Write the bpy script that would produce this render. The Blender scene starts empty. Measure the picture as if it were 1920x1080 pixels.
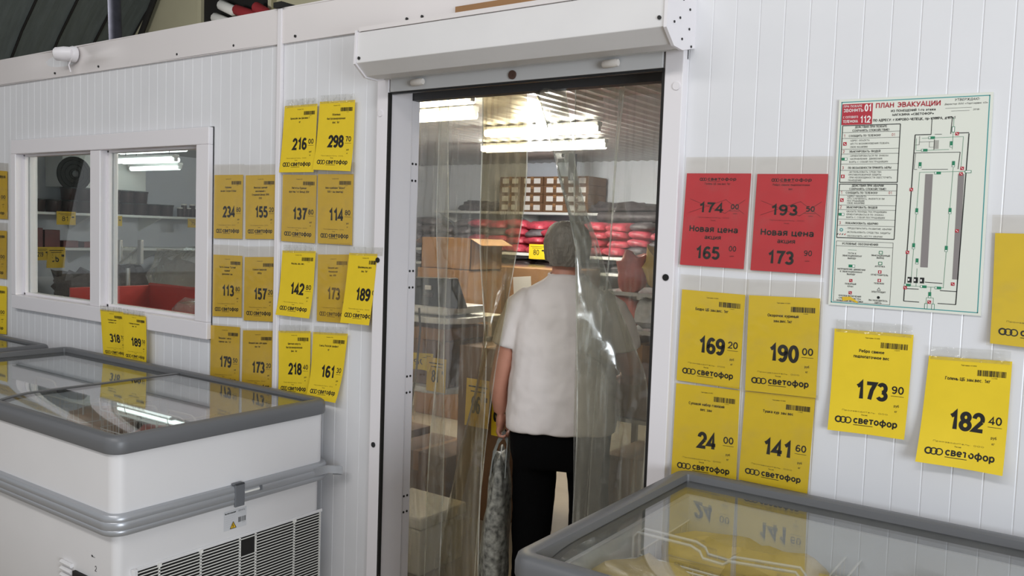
import bpy, bmesh, math, random
import numpy as np
from mathutils import Vector, Matrix, noise
random.seed(7)
SC = bpy.context.scene
COL = SC.collection

# ------------------------------------------------------------------ camera, sky, lamps, exposure
YAW, PITCH, ROLL, FPX = -0.613148499, 0.0654622439, 0.0340260836, 1605.6
EYE = np.array([0.0, -2.58, 1.6])
def _axes():
    cy, sy, cp, sp = math.cos(YAW), math.sin(YAW), math.cos(PITCH), math.sin(PITCH)
    f = np.array([sy*cp, cy*cp, -sp]); rt = np.array([cy, -sy, 0.0]); up = np.cross(rt, f)
    c, s = math.cos(ROLL), math.sin(ROLL)
    return c*rt + s*up, -s*rt + c*up, f
RT, UP, FW = _axes()
cam_data = bpy.data.cameras.new('camera'); cam = bpy.data.objects.new('camera', cam_data); COL.objects.link(cam)
cam_data.sensor_width = 36.0; cam_data.lens = FPX/1920*36.0; cam_data.clip_start = 0.02; cam_data.clip_end = 200
cam.matrix_world = Matrix(((RT[0], UP[0], -FW[0], EYE[0]), (RT[1], UP[1], -FW[1], EYE[1]), (RT[2], UP[2], -FW[2], EYE[2]), (0, 0, 0, 1)))
SC.camera = cam

def at(x, y, Y=None, X=None, Z=None):
    """point of the photograph's pixel on the plane Y=, X= or Z="""
    d = (x-960)/FPX*RT - (y-540)/FPX*UP + FW
    if Y is not None: t = (Y-EYE[1])/d[1]
    elif X is not None: t = (X-EYE[0])/d[0]
    else: t = (Z-EYE[2])/d[2]
    return Vector(EYE + d*t)

W = bpy.data.worlds.new('daylight'); SC.world = W; W.use_nodes = True
W.node_tree.nodes['Background'].inputs[0].default_value = (0.93, 0.96, 1.0, 1)
W.node_tree.nodes['Background'].inputs[1].default_value = 0.45
def area(name, loc, target, sx, sy, power, col=(1, 1, 1)):
    l = bpy.data.lights.new(name, 'AREA'); l.shape = 'RECTANGLE'; l.size = sx; l.size_y = sy; l.energy = power; l.color = col
    o = bpy.data.objects.new(name, l); COL.objects.link(o); o.location = loc
    o.rotation_euler = (Vector(target)-Vector(loc)).to_track_quat('-Z', 'Y').to_euler()
    return o
area('hall_lamp_row', (-1.0, -5.0, 5.0), (-1.2, 0, 1.2), 6.0, 0.6, 125, (1.0, 0.98, 0.96))
area('hall_lamp_row', (-7.0, -4.5, 5.0), (-6.5, 0, 0.6), 3.0, 0.6, 30, (1.0, 0.96, 0.92))
area('entrance_daylight', (5.2, -4.2, 1.3), (-2.0, -0.4, 0.5), 3.0, 2.4, 310, (0.85, 0.92, 1.0))
def bulb(name, loc, power, size, col=(1, 1, 1)):
    l = bpy.data.lights.new(name, 'POINT'); l.energy = power; l.shadow_soft_size = size; l.color = col
    o = bpy.data.objects.new(name, l); COL.objects.link(o); o.location = loc; return o
bulb('cold_store_lamp', (-3.8, 3.13, 2.26), 60, 0.12, (1, 0.99, 0.95))
bulb('cold_store_lamp', (-4.47, 4.19, 2.26), 75, 0.12, (0.96, 0.98, 1.0))
bulb('cold_store_lamp', (-3.6, 1.9, 2.22), 26, 0.12, (1, 0.95, 0.84))
pl = bpy.data.lights.new('roof_fill_light', 'POINT'); pl.energy = 380; pl.shadow_soft_size = 0.6; plo = bpy.data.objects.new('roof_fill_light', pl); COL.objects.link(plo); plo.location = (-12.5, 3.0, 4.6)  # unseen point light added to brighten the arched roof and beige hall wall
SC.view_settings.view_transform = 'Standard'; SC.view_settings.look = 'None'
SC.view_settings.gamma = 1.0; SC.view_settings.use_curve_mapping = False
SC.view_settings.exposure = 0.0
SC.cycles.transparent_max_bounces = 40
SC.cycles.max_bounces = 10
SC.cycles.caustics_reflective = False; SC.cycles.caustics_refractive = False

# ------------------------------------------------------------------ materials
def srgb(r, g, b):
    f = lambda c: (c/255/12.92) if c <= 10.3 else ((c/255+0.055)/1.055)**2.4
    return (f(r), f(g), f(b), 1)
def mat(name, rgb, rough=0.6, metal=0.0, spec=0.5, var=0.0, scale=6.0, bump=0.0, bscale=80.0, emit=0, stretch=None, coat=0.0):
    m = bpy.data.materials.new(name); m.use_nodes = True
    nt = m.node_tree; b = nt.nodes['Principled BSDF']
    c = srgb(*rgb); b.inputs['Base Color'].default_value = c
    b.inputs['Roughness'].default_value = rough; b.inputs['Metallic'].default_value = metal
    b.inputs['Specular IOR Level'].default_value = spec
    if coat: b.inputs['Coat Weight'].default_value = coat; b.inputs['Coat Roughness'].default_value = 0.1
    tc = nt.nodes.new('ShaderNodeTexCoord')
    src = tc.outputs['Object']
    if stretch:
        mp = nt.nodes.new('ShaderNodeMapping'); mp.inputs['Scale'].default_value = stretch
        nt.links.new(src, mp.inputs['Vector']); src = mp.outputs['Vector']
    if var:
        n = nt.nodes.new('ShaderNodeTexNoise'); n.inputs['Scale'].default_value = scale; n.inputs['Detail'].default_value = 5
        nt.links.new(src, n.inputs['Vector'])
        r = nt.nodes.new('ShaderNodeValToRGB')
        r.color_ramp.elements[0].position = 0.3; r.color_ramp.elements[1].position = 0.7
        r.color_ramp.elements[0].color = tuple(x*(1-var) for x in c[:3])+(1,)
        r.color_ramp.elements[1].color = tuple(min(1, x*(1+var*0.5)) for x in c[:3])+(1,)
        nt.links.new(n.outputs['Fac'], r.inputs['Fac']); nt.links.new(r.outputs['Color'], b.inputs['Base Color'])
    if bump:
        n2 = nt.nodes.new('ShaderNodeTexNoise'); n2.inputs['Scale'].default_value = bscale; n2.inputs['Detail'].default_value = 3
        nt.links.new(src, n2.inputs['Vector'])
        bp = nt.nodes.new('ShaderNodeBump'); bp.inputs['Strength'].default_value = bump; bp.inputs['Distance'].default_value = 0.01
        nt.links.new(n2.outputs['Fac'], bp.inputs['Height']); nt.links.new(bp.outputs['Normal'], b.inputs['Normal'])
    if emit:
        b.inputs['Emission Color'].default_value = c; b.inputs['Emission Strength'].default_value = emit
    return m
def clear(name, tint=(1, 1, 1), ior=1.45, haze=0.0, hazecol=(0.8, 0.8, 0.8), rough=0.03, streak=None, bump=0.0, bscale=4.0, fmul=1.0):
    """clear sheet: transmission + fresnel gloss + a little milky haze"""
    m = bpy.data.materials.new(name); m.use_nodes = True
    nt = m.node_tree; nt.nodes.clear()
    out = nt.nodes.new('ShaderNodeOutputMaterial')
    tr = nt.nodes.new('ShaderNodeBsdfTransparent'); tr.inputs[0].default_value = (*tint, 1)
    gl = nt.nodes.new('ShaderNodeBsdfGlossy'); gl.inputs['Roughness'].default_value = rough
    df = nt.nodes.new('ShaderNodeBsdfDiffuse'); df.inputs[0].default_value = (*hazecol, 1)
    tl = nt.nodes.new('ShaderNodeBsdfTranslucent'); tl.inputs[0].default_value = (*hazecol, 1)
    dm = nt.nodes.new('ShaderNodeMixShader'); dm.inputs[0].default_value = 0.45
    nt.links.new(df.outputs[0], dm.inputs[1]); nt.links.new(tl.outputs[0], dm.inputs[2])
    m1 = nt.nodes.new('ShaderNodeMixShader'); m2 = nt.nodes.new('ShaderNodeMixShader')
    fr = nt.nodes.new('ShaderNodeFresnel')
    ge = nt.nodes.new('ShaderNodeNewGeometry'); im = nt.nodes.new('ShaderNodeMapRange')     # a thin sheet: both faces reflect alike
    im.inputs[3].default_value = ior; im.inputs[4].default_value = 1/ior
    nt.links.new(ge.outputs['Backfacing'], im.inputs[0]); nt.links.new(im.outputs[0], fr.inputs[0])
    nt.links.new(tr.outputs[0], m1.inputs[1]); nt.links.new(dm.outputs[0], m1.inputs[2]); m1.inputs[0].default_value = haze
    tc = nt.nodes.new('ShaderNodeTexCoord')
    if streak:
        mp = nt.nodes.new('ShaderNodeMapping'); mp.inputs['Scale'].default_value = streak
        nt.links.new(tc.outputs['Object'], mp.inputs['Vector'])
        n = nt.nodes.new('ShaderNodeTexNoise'); n.inputs['Scale'].default_value = 1.0; n.inputs['Detail'].default_value = 6
        nt.links.new(mp.outputs['Vector'], n.inputs['Vector'])
        r = nt.nodes.new('ShaderNodeMapRange'); r.inputs[1].default_value = 0.52; r.inputs[2].default_value = 0.75
        r.inputs[3].default_value = haze; r.inputs[4].default_value = haze*5+0.01
        nt.links.new(n.outputs['Fac'], r.inputs[0]); nt.links.new(r.outputs[0], m1.inputs[0])
    if bump:
        n2 = nt.nodes.new('ShaderNodeTexNoise'); n2.inputs['Scale'].default_value = bscale; n2.inputs['Detail'].default_value = 2
        nt.links.new(tc.outputs['Object'], n2.inputs['Vector'])
        bp = nt.nodes.new('ShaderNodeBump'); bp.inputs['Strength'].default_value = bump; bp.inputs['Distance'].default_value = 0.03
        nt.links.new(n2.outputs['Fac'], bp.inputs['Height'])
        nt.links.new(bp.outputs['Normal'], gl.inputs['Normal']); nt.links.new(bp.outputs['Normal'], fr.inputs['Normal'])
    mu = nt.nodes.new('ShaderNodeMath'); mu.operation = 'MULTIPLY'; mu.inputs[1].default_value = fmul; mu.use_clamp = True
    nt.links.new(fr.outputs[0], mu.inputs[0])
    nt.links.new(mu.outputs[0], m2.inputs[0]); nt.links.new(m1.outputs[0], m2.inputs[1]); nt.links.new(gl.outputs[0], m2.inputs[2])
    nt.links.new(m2.outputs[0], out.inputs[0])
    return m
M = {}
M['panel'] = mat('white_wall_panel', (226, 226, 228), 0.35, var=0.04, scale=2.5)
M['panel_in'] = mat('cold_store_panel', (220, 223, 230), 0.45, var=0.06, scale=2)
M['trim'] = mat('white_sheet_metal', (230, 224, 222), 0.28, metal=0.1, bump=0.25, bscale=2.2)
M['frame'] = mat('white_plastic_frame', (232, 228, 230), 0.35)
M['box'] = mat('shutter_box_paint', (226, 224, 223), 0.4, var=0.05, scale=3)
M['shutter'] = mat('shutter_grey_white', (205, 205, 205), 0.45)
M['rubber'] = mat('white_rubber', (228, 222, 215), 0.6)
M['black'] = mat('black_plastic', (18, 18, 18), 0.4)
M['dark'] = mat('dark_gap', (24, 22, 20), 0.8)
M['rust'] = mat('worn_brown_metal', (96, 72, 62), 0.5, metal=0.4)
M['yellow'] = mat('yellow_paper', (234, 202, 34), 0.65, var=0.03, scale=20)
M['yellow_old'] = mat('faded_yellow_paper', (222, 184, 48), 0.7, var=0.05, scale=14)
M['red'] = mat('red_paper', (206, 48, 58), 0.65, var=0.06, scale=12)
M['ink'] = mat('black_ink', (22, 20, 16), 0.7)
M['ink_red'] = mat('dark_red_ink', (70, 14, 20), 0.7)
M['ink_faded'] = mat('faded_ink', (120, 96, 40), 0.7)
M['sleeve'] = clear('dirty_plastic_sleeve', (0.97, 0.96, 0.94), 1.36, 0.012, (0.60, 0.57, 0.52), 0.12, streak=(9, 9, 14), bump=0.15, bscale=9)
M['tape'] = clear('clear_tape', (0.98, 0.98, 0.97), 1.45, 0.05, (0.8, 0.8, 0.8), 0.12, bump=0.5, bscale=40)
M['glass'] = clear('window_glass', (0.92, 0.95, 0.94), 1.5, 0.006, (0.7, 0.75, 0.75), 0.01)
M['lid'] = clear('freezer_lid_glass', (0.94, 0.95, 0.945), 1.5, 0.012, (0.7, 0.7, 0.68), 0.015, streak=(5, 5, 5), fmul=1.15)
M['pvc'] = clear('curtain_plastic', (0.93, 0.925, 0.89), 1.45, 0.035, (0.80, 0.79, 0.74), 0.10, streak=(46, 46, 2.0), bump=0.55, bscale=6, fmul=1.7)
M['pvc_fold'] = clear('folded_curtain_plastic', (0.84, 0.84, 0.79), 1.5, 0.10, (0.74, 0.75, 0.69), 0.13, streak=(46, 46, 2.0), bump=0.5, bscale=6, fmul=2.4)
M['pvc_olive'] = clear('olive_reflection_plastic', (0.78, 0.73, 0.60), 1.45, 0.09, (0.56, 0.51, 0.38), 0.12, streak=(46, 46, 2.0), bump=0.5, bscale=6, fmul=1.5)  # tinted plastic, with the brown floor reflection put into its olive colour
M['pvc_edge'] = clear('curtain_plastic_edge', (0.9, 0.9, 0.85), 1.5, 0.22, (0.95, 0.95, 0.9), 0.1, fmul=2, streak=(60, 60, 3))
M['teal'] = mat('teal_border', (60, 150, 150), 0.5)
M['board'] = mat('sign_board_white', (226, 228, 216), 0.22, coat=0.3)
M['sign_red'] = mat('sign_red', (178, 44, 58), 0.4)
M['sign_white'] = mat('sign_white_ink', (240, 236, 232), 0.4)
M['sign_black'] = mat('sign_black_ink', (30, 34, 32), 0.4)
M['sign_green'] = mat('sign_green', (40, 128, 92), 0.4)
M['sign_grey'] = mat('sign_grey', (136, 130, 128), 0.4)
M['fr_white'] = mat('freezer_white_enamel', (226, 224, 224), 0.3, var=0.025, scale=3)
M['fr_in'] = mat('freezer_inner_liner', (214, 218, 222), 0.45)
M['rim'] = mat('grey_plastic_rim', (104, 105, 107), 0.4)
M['band'] = mat('silver_bumper', (172, 174, 178), 0.32, metal=0.4, bump=0.05, bscale=30, stretch=(1, 1, 20))
M['clip'] = mat('grey_clip', (104, 106, 110), 0.5)
M['switch'] = mat('red_switch', (196, 24, 44), 0.35)
M['wire'] = mat('white_coated_wire', (232, 230, 224), 0.4)
M['label'] = mat('pale_label', (206, 206, 208), 0.5)
M['warn'] = mat('warning_yellow', (226, 180, 36), 0.5)
M['ceil'] = mat('galvanised_ceiling', (176, 174, 170), 0.35, metal=0.4, var=0.1, scale=3)
M['floor'] = mat('concrete_floor', (158, 146, 128), 0.7, var=0.18, scale=2.5, bump=0.1, bscale=30)
M['roof'] = mat('ribbed_roof_metal', (104, 112, 112), 0.5, metal=0.3, var=0.15, scale=2, bump=0.3, bscale=20, stretch=(1, 6, 1))
M['hall'] = mat('hall_beige_wall', (196, 190, 160), 0.7, var=0.08, scale=0.6)
M['pipe'] = mat('grey_pipe', (84, 84, 94), 0.85, spec=0.15, var=0.2, scale=8)
M['tube'] = mat('lamp_tube', (255, 253, 244), 0.4, emit=12)
M['tube_dim'] = mat('lamp_tube_far', (245, 255, 252), 0.4, emit=3)
M['tube_warm'] = mat('lamp_tube_warm', (255, 240, 205), 0.4, emit=14)
M['lampbody'] = mat('lamp_body', (225, 225, 222), 0.4)
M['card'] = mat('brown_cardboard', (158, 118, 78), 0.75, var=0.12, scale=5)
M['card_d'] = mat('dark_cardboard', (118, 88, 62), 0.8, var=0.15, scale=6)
M['wrap'] = clear('stretch_wrap', (0.95, 0.95, 0.93), 1.45, 0.06, (0.85, 0.83, 0.8), 0.12, bump=0.8, bscale=14)
M['paper'] = mat('white_paper', (228, 226, 220), 0.6)
M['pink'] = mat('pink_bag', (182, 68, 82), 0.4, var=0.5, scale=16, bump=0.5, bscale=40)
M['greybag'] = mat('dark_grey_bag', (92, 84, 86), 0.45, var=0.4, scale=18, bump=0.5, bscale=40)
M['darkbag'] = mat('dark_bag', (52, 40, 40), 0.45, var=0.5, scale=14, bump=0.5, bscale=40)
M['screen'] = mat('dark_display', (26, 32, 34), 0.2)
M['white'] = mat('white_plastic', (226, 226, 222), 0.45)
M['foam'] = mat('white_foam', (232, 230, 222), 0.8, bump=0.15, bscale=120)
M['tub'] = mat('brown_tub', (50, 30, 30), 0.35, var=0.35, scale=10)
M['tub_red'] = mat('dark_red_tub', (112, 50, 46), 0.35, var=0.3, scale=10)
M['lid_b'] = mat('black_lid', (18, 16, 17), 0.4)
M['lid_r'] = mat('red_lid', (176, 44, 44), 0.35)
M['redcrate'] = mat('red_crate_plastic', (170, 44, 40), 0.45, var=0.15, scale=5)
M['steel'] = mat('steel', (176, 176, 176), 0.3, metal=0.8)
M['clearbag'] = clear('clear_sack', (0.92, 0.92, 0.9), 1.45, 0.16, (0.75, 0.74, 0.7), 0.15, bump=1.0, bscale=20)
M['meatbag'] = mat('pale_yellow_bag', (214, 190, 132), 0.35, var=0.22, scale=9, bump=0.5, bscale=18)
M['meat'] = mat('pale_frozen_meat', (206, 178, 156), 0.4, var=0.25, scale=12, bump=0.5, bscale=20)
M['skin'] = mat('skin', (196, 138, 116), 0.5, var=0.1, scale=9, bump=0.05, bscale=60)
M['hair'] = mat('grey_hair', (132, 126, 116), 0.6, var=0.4, scale=22, bump=0.9, bscale=90, stretch=(1, 1, 0.25))
M['shirt'] = mat('pale_grey_cotton', (222, 214, 210), 0.85, var=0.04, scale=8, bump=0.25, bscale=12)
M['trousers'] = mat('black_trousers', (7, 7, 8), 0.95, spec=0.1)
M['shoe'] = mat('dark_shoe', (34, 30, 30), 0.5)
M['bag'] = mat('grey_patterned_bag', (150, 150, 142), 0.55, var=0.75, scale=42, bump=0.4, bscale=24)
M['bag_trim'] = mat('grey_bag_trim', (126, 130, 126), 0.6)
M['lens'] = mat('dark_lens', (12, 12, 14), 0.1)
M['cable'] = mat('grey_cable', (60, 60, 62), 0.5)
M['pack_w'] = mat('white_pack', (220, 222, 224), 0.25, var=0.3, scale=18, bump=0.6, bscale=24)
M['pack_y'] = mat('yellow_pack', (226, 190, 90), 0.3, var=0.2, scale=12)
M['pack_p'] = mat('salmon_pack', (222, 120, 112), 0.3, var=0.25, scale=12, bump=0.6, bscale=24)
M['red_cloth'] = mat('red_cloth', (150, 40, 46), 0.8)

# ------------------------------------------------------------------ mesh helpers
MATS = {}
class MB:
    def __init__(s): s.v = []; s.f = []; s.m = []
    def add(s, vs, fs, mi=0):
        o = len(s.v); s.v += [tuple(p) for p in vs]; s.f += [tuple(i+o for i in f) for f in fs]; s.m += [mi]*len(fs); return s
    def box(s, x0, x1, y0, y1, z0, z1, mi=0, M4=None):
        vs = [Vector((x, y, z)) for z in (z0, z1) for x, y in ((x0, y0), (x1, y0), (x1, y1), (x0, y1))]
        if M4 is not None: vs = [M4 @ p for p in vs]
        return s.add(vs, [(3, 2, 1, 0), (4, 5, 6, 7), (0, 1, 5, 4), (1, 2, 6, 5), (2, 3, 7, 6), (3, 0, 4, 7)], mi)
    def loft(s, rings, cap=True, closed=True, mi=0):
        n = len(rings[0]); vs = [p for r in rings for p in r]; fs = []
        for k in range(len(rings)-1):
            for i in range(n if closed else n-1):
                j = (i+1) % n
                fs.append((k*n+i, k*n+j, (k+1)*n+j, (k+1)*n+i))
        if cap:
            fs.append(tuple(range(n-1, -1, -1))); fs.append(tuple((len(rings)-1)*n+i for i in range(n)))
        return s.add(vs, fs, mi)
    def tube(s, pts, r, n=8, cap=True, mi=0, closed=False):
        pts = [Vector(p) for p in pts]; rr = r if isinstance(r, (list, tuple)) else [r]*len(pts)
        rings = []; up = None; m = len(pts)
        for k, p in enumerate(pts):
            a = pts[(k-1) % m] if (closed or k > 0) else p; b = pts[(k+1) % m] if (closed or k < m-1) else p
            t = (b-a).normalized()
            if up is None:
                up = Vector((0, 0, 1)) if abs(t.z) < 0.9 else Vector((1, 0, 0))
            u = (up - t*up.dot(t))
            if u.length < 1e-4: u = Vector((1, 0, 0)) - t*t.x
            u.normalize(); w = t.cross(u); up = u
            rings.append([p + (u*math.cos(q)+w*math.sin(q))*rr[k] for q in [2*math.pi*i/n for i in range(n)]])
        if closed: rings.append(rings[0]); cap = False
        return s.loft(rings, cap, mi=mi)
    def ellipsoid(s, c, r, nu=16, nv=10, mi=0, R=None):
        rings = []
        for k in range(nv+1):
            ph = math.pi*(k/nv-0.5)*0.995
            ring = []
            for i in range(nu):
                q = 2*math.pi*i/nu
                p = Vector((r[0]*math.cos(ph)*math.cos(q), r[1]*math.cos(ph)*math.sin(q), r[2]*math.sin(ph)))
                if R is not None: p = R @ p
                ring.append(Vector(c)+p)
            rings.append(ring)
        return s.loft(rings, True, mi=mi)
    def cyl(s, c, axis, r, h, n=16, mi=0):
        a = Vector(axis).normalized(); return s.tube([Vector(c), Vector(c)+a*h], r, n, mi=mi)
    def prism(s, poly, axis, a, b, mi=0):
        n = len(poly)
        def P(p, t): return {'x': (t, p[0], p[1]), 'y': (p[0], t, p[1]), 'z': (p[0], p[1], t)}[axis]
        vs = [P(p, a) for p in poly]+[P(p, b) for p in poly]
        fs = [tuple(range(n-1, -1, -1)), tuple(range(n, 2*n))]+[(i, (i+1) % n, n+(i+1) % n, n+i) for i in range(n)]
        return s.add(vs, fs, mi)
    def build(s, name, mats, parent=None, smooth=False, bevel=0, local=False, seg=2, mods=None, normals=True):
        me = bpy.data.meshes.new(name)
        vs = s.v
        if parent is not None and not local:
            inv = MATS[parent.name].inverted(); vs = [inv @ Vector(p) for p in vs]
        me.from_pydata([tuple(p) for p in vs], [], s.f)
        for m in (mats if isinstance(mats, (list, tuple)) else [mats]): me.materials.append(M[m] if isinstance(m, str) else m)
        if any(s.m):
            me.polygons.foreach_set('material_index', s.m)
        if normals or bevel:
            bm = bmesh.new(); bm.from_mesh(me)
            if normals: bmesh.ops.recalc_face_normals(bm, faces=bm.faces)
            if bevel:
                es = [e for e in bm.edges if len(e.link_faces) == 2 and e.calc_face_angle(0) > 0.5]
                bmesh.ops.bevel(bm, geom=es, offset=bevel, segments=seg, profile=0.5, affect='EDGES', clamp_overlap=True)
            bm.to_mesh(me); bm.free()
        if smooth:
            me.polygons.foreach_set('use_smooth', [True]*len(me.polygons))
            try: me.set_sharp_from_angle(angle=math.radians(42))
            except Exception: pass
        o = bpy.data.objects.new(name, me); COL.objects.link(o)
        if parent is not None:
            o.parent = parent; MATS[o.name] = MATS[parent.name]
        else: MATS[o.name] = Matrix.Identity(4)
        return o
def thing(name, label, cat, loc=(0, 0, 0), rz=0.0, group=None):
    o = bpy.data.objects.new(name, None); COL.objects.link(o); o.empty_display_size = 0.1
    o.location = loc; o.rotation_euler = (0, 0, rz)
    MATS[o.name] = Matrix.Translation(Vector(loc)) @ Matrix.Rotation(rz, 4, 'Z')
    return tag(o, label, cat, group)
def tag(o, label, cat, group=None, kind=None):
    o['label'] = label; o['category'] = cat
    if group: o['group'] = group
    if kind: o['kind'] = kind
    return o
def struct(o, label=None):
    o['kind'] = 'structure'
    if label: o['label'] = label
    return o
def dup(root, loc, rz=None, label=None, group=None):
    r = root.copy(); COL.objects.link(r); r.location = loc
    if rz is not None: r.rotation_euler = (0, 0, rz)
    if label: r['label'] = label
    if group: r['group'] = group
    def rec(a, b):
        for ch in [c for c in a.children]:
            if ch == b: continue
            c = ch.copy(); COL.objects.link(c); c.parent = b; rec(ch, c)
    rec(root, r)
    return r
def rrect(x0, x1, y0, y1, r, n=5):
    pts = []
    for cx, cy, a0 in ((x1-r, y1-r, 0), (x0+r, y1-r, 90), (x0+r, y0+r, 180), (x1-r, y0+r, 270)):
        for k in range(n+1):
            a = math.radians(a0+90*k/n); pts.append((cx+r*math.cos(a), cy+r*math.sin(a)))
    return pts
def ring_at(x0, x1, y0, y1, r, off, z):
    return [(p[0], p[1], z) for p in rrect(x0-off, x1+off, y0-off, y1+off, max(0.004, r+off))]

# ---- lettering: a stroke alphabet, every letter drawn from lines and arcs (cap height 1)
def L_(*a): return [(a[k], a[k+1]) for k in range(0, len(a), 2)]
def A_(cx, cy, rx, ry, a0=0, a1=360): return ('arc', cx, cy, rx, ry, a0, a1)
def _bowl(x, y, rx, ry): return A_(x, y, rx, ry, 90, -90)
UPPER = {
 '0': (.62, [A_(.31, .5, .23, .44)]), '1': (.52, [L_(.10, .72, .24, .80, .34, .95, .34, 0)]),
 '2': (.62, [A_(.31, .68, .22, .26, 175, -30), L_(.50, .55, .08, .06, .57, .06)]), '3': (.62, [A_(.29, .71, .20, .23, 155, -90), A_(.29, .27, .23, .21, 90, -155)]),
 '4': (.62, [L_(.43, 0, .43, .92, .06, .27, .60, .27)]), '5': (.62, [L_(.53, .94, .17, .94, .11, .50), A_(.30, .33, .23, .27, 135, -150)]),
 '6': (.62, [A_(.32, .30, .22, .24), A_(.35, .46, .25, .48, 50, 195)]), '7': (.60, [L_(.06, .94, .54, .94, .36, .55, .25, 0)]),
 '8': (.62, [A_(.31, .72, .19, .21), A_(.31, .28, .23, .23)]), '9': (.62, [A_(.30, .69, .22, .24), A_(.27, .53, .25, .48, 230, 375)]),
 'А': (.66, [L_(.03, 0, .33, .97, .63, 0), L_(.14, .32, .52, .32)]), 'Б': (.62, [L_(.54, .94, .1, .94, .1, .06, .32, .06), A_(.32, .29, .23, .23, -90, 90), L_(.32, .52, .1, .52)]),
 'В': (.64, [L_(.32, .52, .1, .52), L_(.3, .94, .1, .94, .1, .06, .33, .06), _bowl(.3, .73, .20, .21), _bowl(.33, .29, .23, .23)]), 'Г': (.54, [L_(.1, 0, .1, .94, .52, .94)]),
 'Д': (.70, [L_(.05, -.16, .05, .06, .65, .06, .65, -.16), L_(.14, .06, .2, .5, .22, .94, .54, .94, .54, .06)]), 'Е': (.62, [L_(.57, .94, .1, .94, .1, .06, .58, .06), L_(.1, .52, .53, .52)]),
 'Ж': (.86, [L_(.43, 0, .43, 1), L_(.05, .98, .43, .5, .03, 0), L_(.81, .98, .43, .5, .83, 0)]), 'З': (.62, [A_(.29, .71, .20, .23, 155, -90), A_(.29, .27, .23, .21, 90, -155)]),
 'И': (.68, [L_(.1, 1, .1, 0), L_(.1, .06, .58, .94), L_(.58, 1, .58, 0)]), 'Й': (.68, [L_(.1, 1, .1, 0), L_(.1, .06, .58, .94), L_(.58, 1, .58, 0), A_(.34, 1.20, .12, .08, 180, 360)]),
 'К': (.64, [L_(.1, 1, .1, 0), L_(.58, .98, .15, .5, .61, 0)]), 'Л': (.66, [L_(.03, .05, .1, .08, .17, .3, .2, .94, .56, .94, .56, 0)]), 'М': (.78, [L_(.1, 0, .1, .94, .39, .12, .68, .94, .68, 0)]),
 'Н': (.68, [L_(.1, 1, .1, 0), L_(.58, 1, .58, 0), L_(.1, .52, .58, .52)]), 'О': (.76, [A_(.38, .5, .30, .44)]), 'П': (.68, [L_(.1, 0, .1, .94, .58, .94, .58, 0)]),
 'Р': (.62, [L_(.1, 0, .1, .94, .33, .94), _bowl(.33, .70, .22, .24), L_(.33, .46, .1, .46)]), 'С': (.70, [A_(.38, .5, .30, .44, 45, 315)]), 'Т': (.64, [L_(.02, .94, .62, .94), L_(.32, .94, .32, 0)]),
 'У': (.64, [L_(.05, .98, .33, .36), L_(.61, .98, .34, .3, .26, .08, .10, .06)]), 'Ф': (.86, [A_(.43, .52, .34, .29), L_(.43, 1, .43, 0)]), 'Х': (.64, [L_(.05, .98, .59, 0), L_(.59, .98, .05, 0)]),
 'Ц': (.72, [L_(.1, 1, .1, .06, .56, .06, .56, 1), L_(.56, .06, .67, .06, .67, -.18)]), 'Ч': (.64, [L_(.08, 1, .08, .64, .14, .46, .3, .42, .55, .48), L_(.55, 1, .55, 0)]),
 'Ш': (.90, [L_(.1, 1, .1, .06, .80, .06, .80, 1), L_(.45, 1, .45, .06)]), 'Щ': (.96, [L_(.1, 1, .1, .06, .80, .06, .80, 1), L_(.45, 1, .45, .06), L_(.8, .06, .91, .06, .91, -.18)]),
 'Ъ': (.74, [L_(.02, .94, .2, .94, .2, .06, .42, .06), A_(.42, .29, .22, .23, -90, 90), L_(.42, .52, .2, .52)]), 'Ы': (.84, [L_(.1, 1, .1, .06, .32, .06), A_(.32, .29, .21, .23, -90, 90), L_(.32, .52, .1, .52), L_(.74, 1, .74, 0)]),
 'Ь': (.62, [L_(.1, 1, .1, .06, .33, .06), A_(.33, .29, .22, .23, -90, 90), L_(.33, .52, .1, .52)]), 'Э': (.70, [A_(.31, .5, .30, .44, 135, -135), L_(.24, .52, .60, .52)]),
 'Ю': (1.0, [L_(.1, 1, .1, 0), A_(.64, .5, .28, .44), L_(.1, .52, .36, .52)]), 'Я': (.66, [L_(.56, 0, .56, .94, .32, .94), A_(.32, .71, .21, .23, 90, 270), L_(.32, .48, .56, .48), L_(.34, .48, .07, 0)]),
 ' ': (.34, []), '.': (.28, [L_(.14, 0, .14, .13)]), ',': (.28, [L_(.15, .12, .14, -.02, .08, -.16)]), '-': (.40, [L_(.06, .38, .34, .38)]), ':': (.28, [L_(.14, 0, .14, .13), L_(.14, .52, .14, .65)]), '!': (.28, [L_(.14, 0, .14, .12), L_(.14, .3, .14, 1)]),
 '"': (.38, [L_(.10, 1, .10, .7), L_(.28, 1, .28, .7)]), '«': (.56, [L_(.26, .6, .08, .36, .26, .12), L_(.48, .6, .30, .36, .48, .12)]), '»': (.56, [L_(.08, .6, .26, .36, .08, .12), L_(.30, .6, .48, .36, .30, .12)]),
 '(': (.36, [A_(.42, .4, .30, .60, 120, 240)]), ')': (.36, [A_(-.06, .4, .30, .60, 60, -60)]), '/': (.36, [L_(.02, 0, .34, 1)]), '%': (.84, [A_(.2, .74, .13, .2), A_(.64, .24, .13, .2), L_(.62, .98, .22, 0)]),
}
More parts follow.
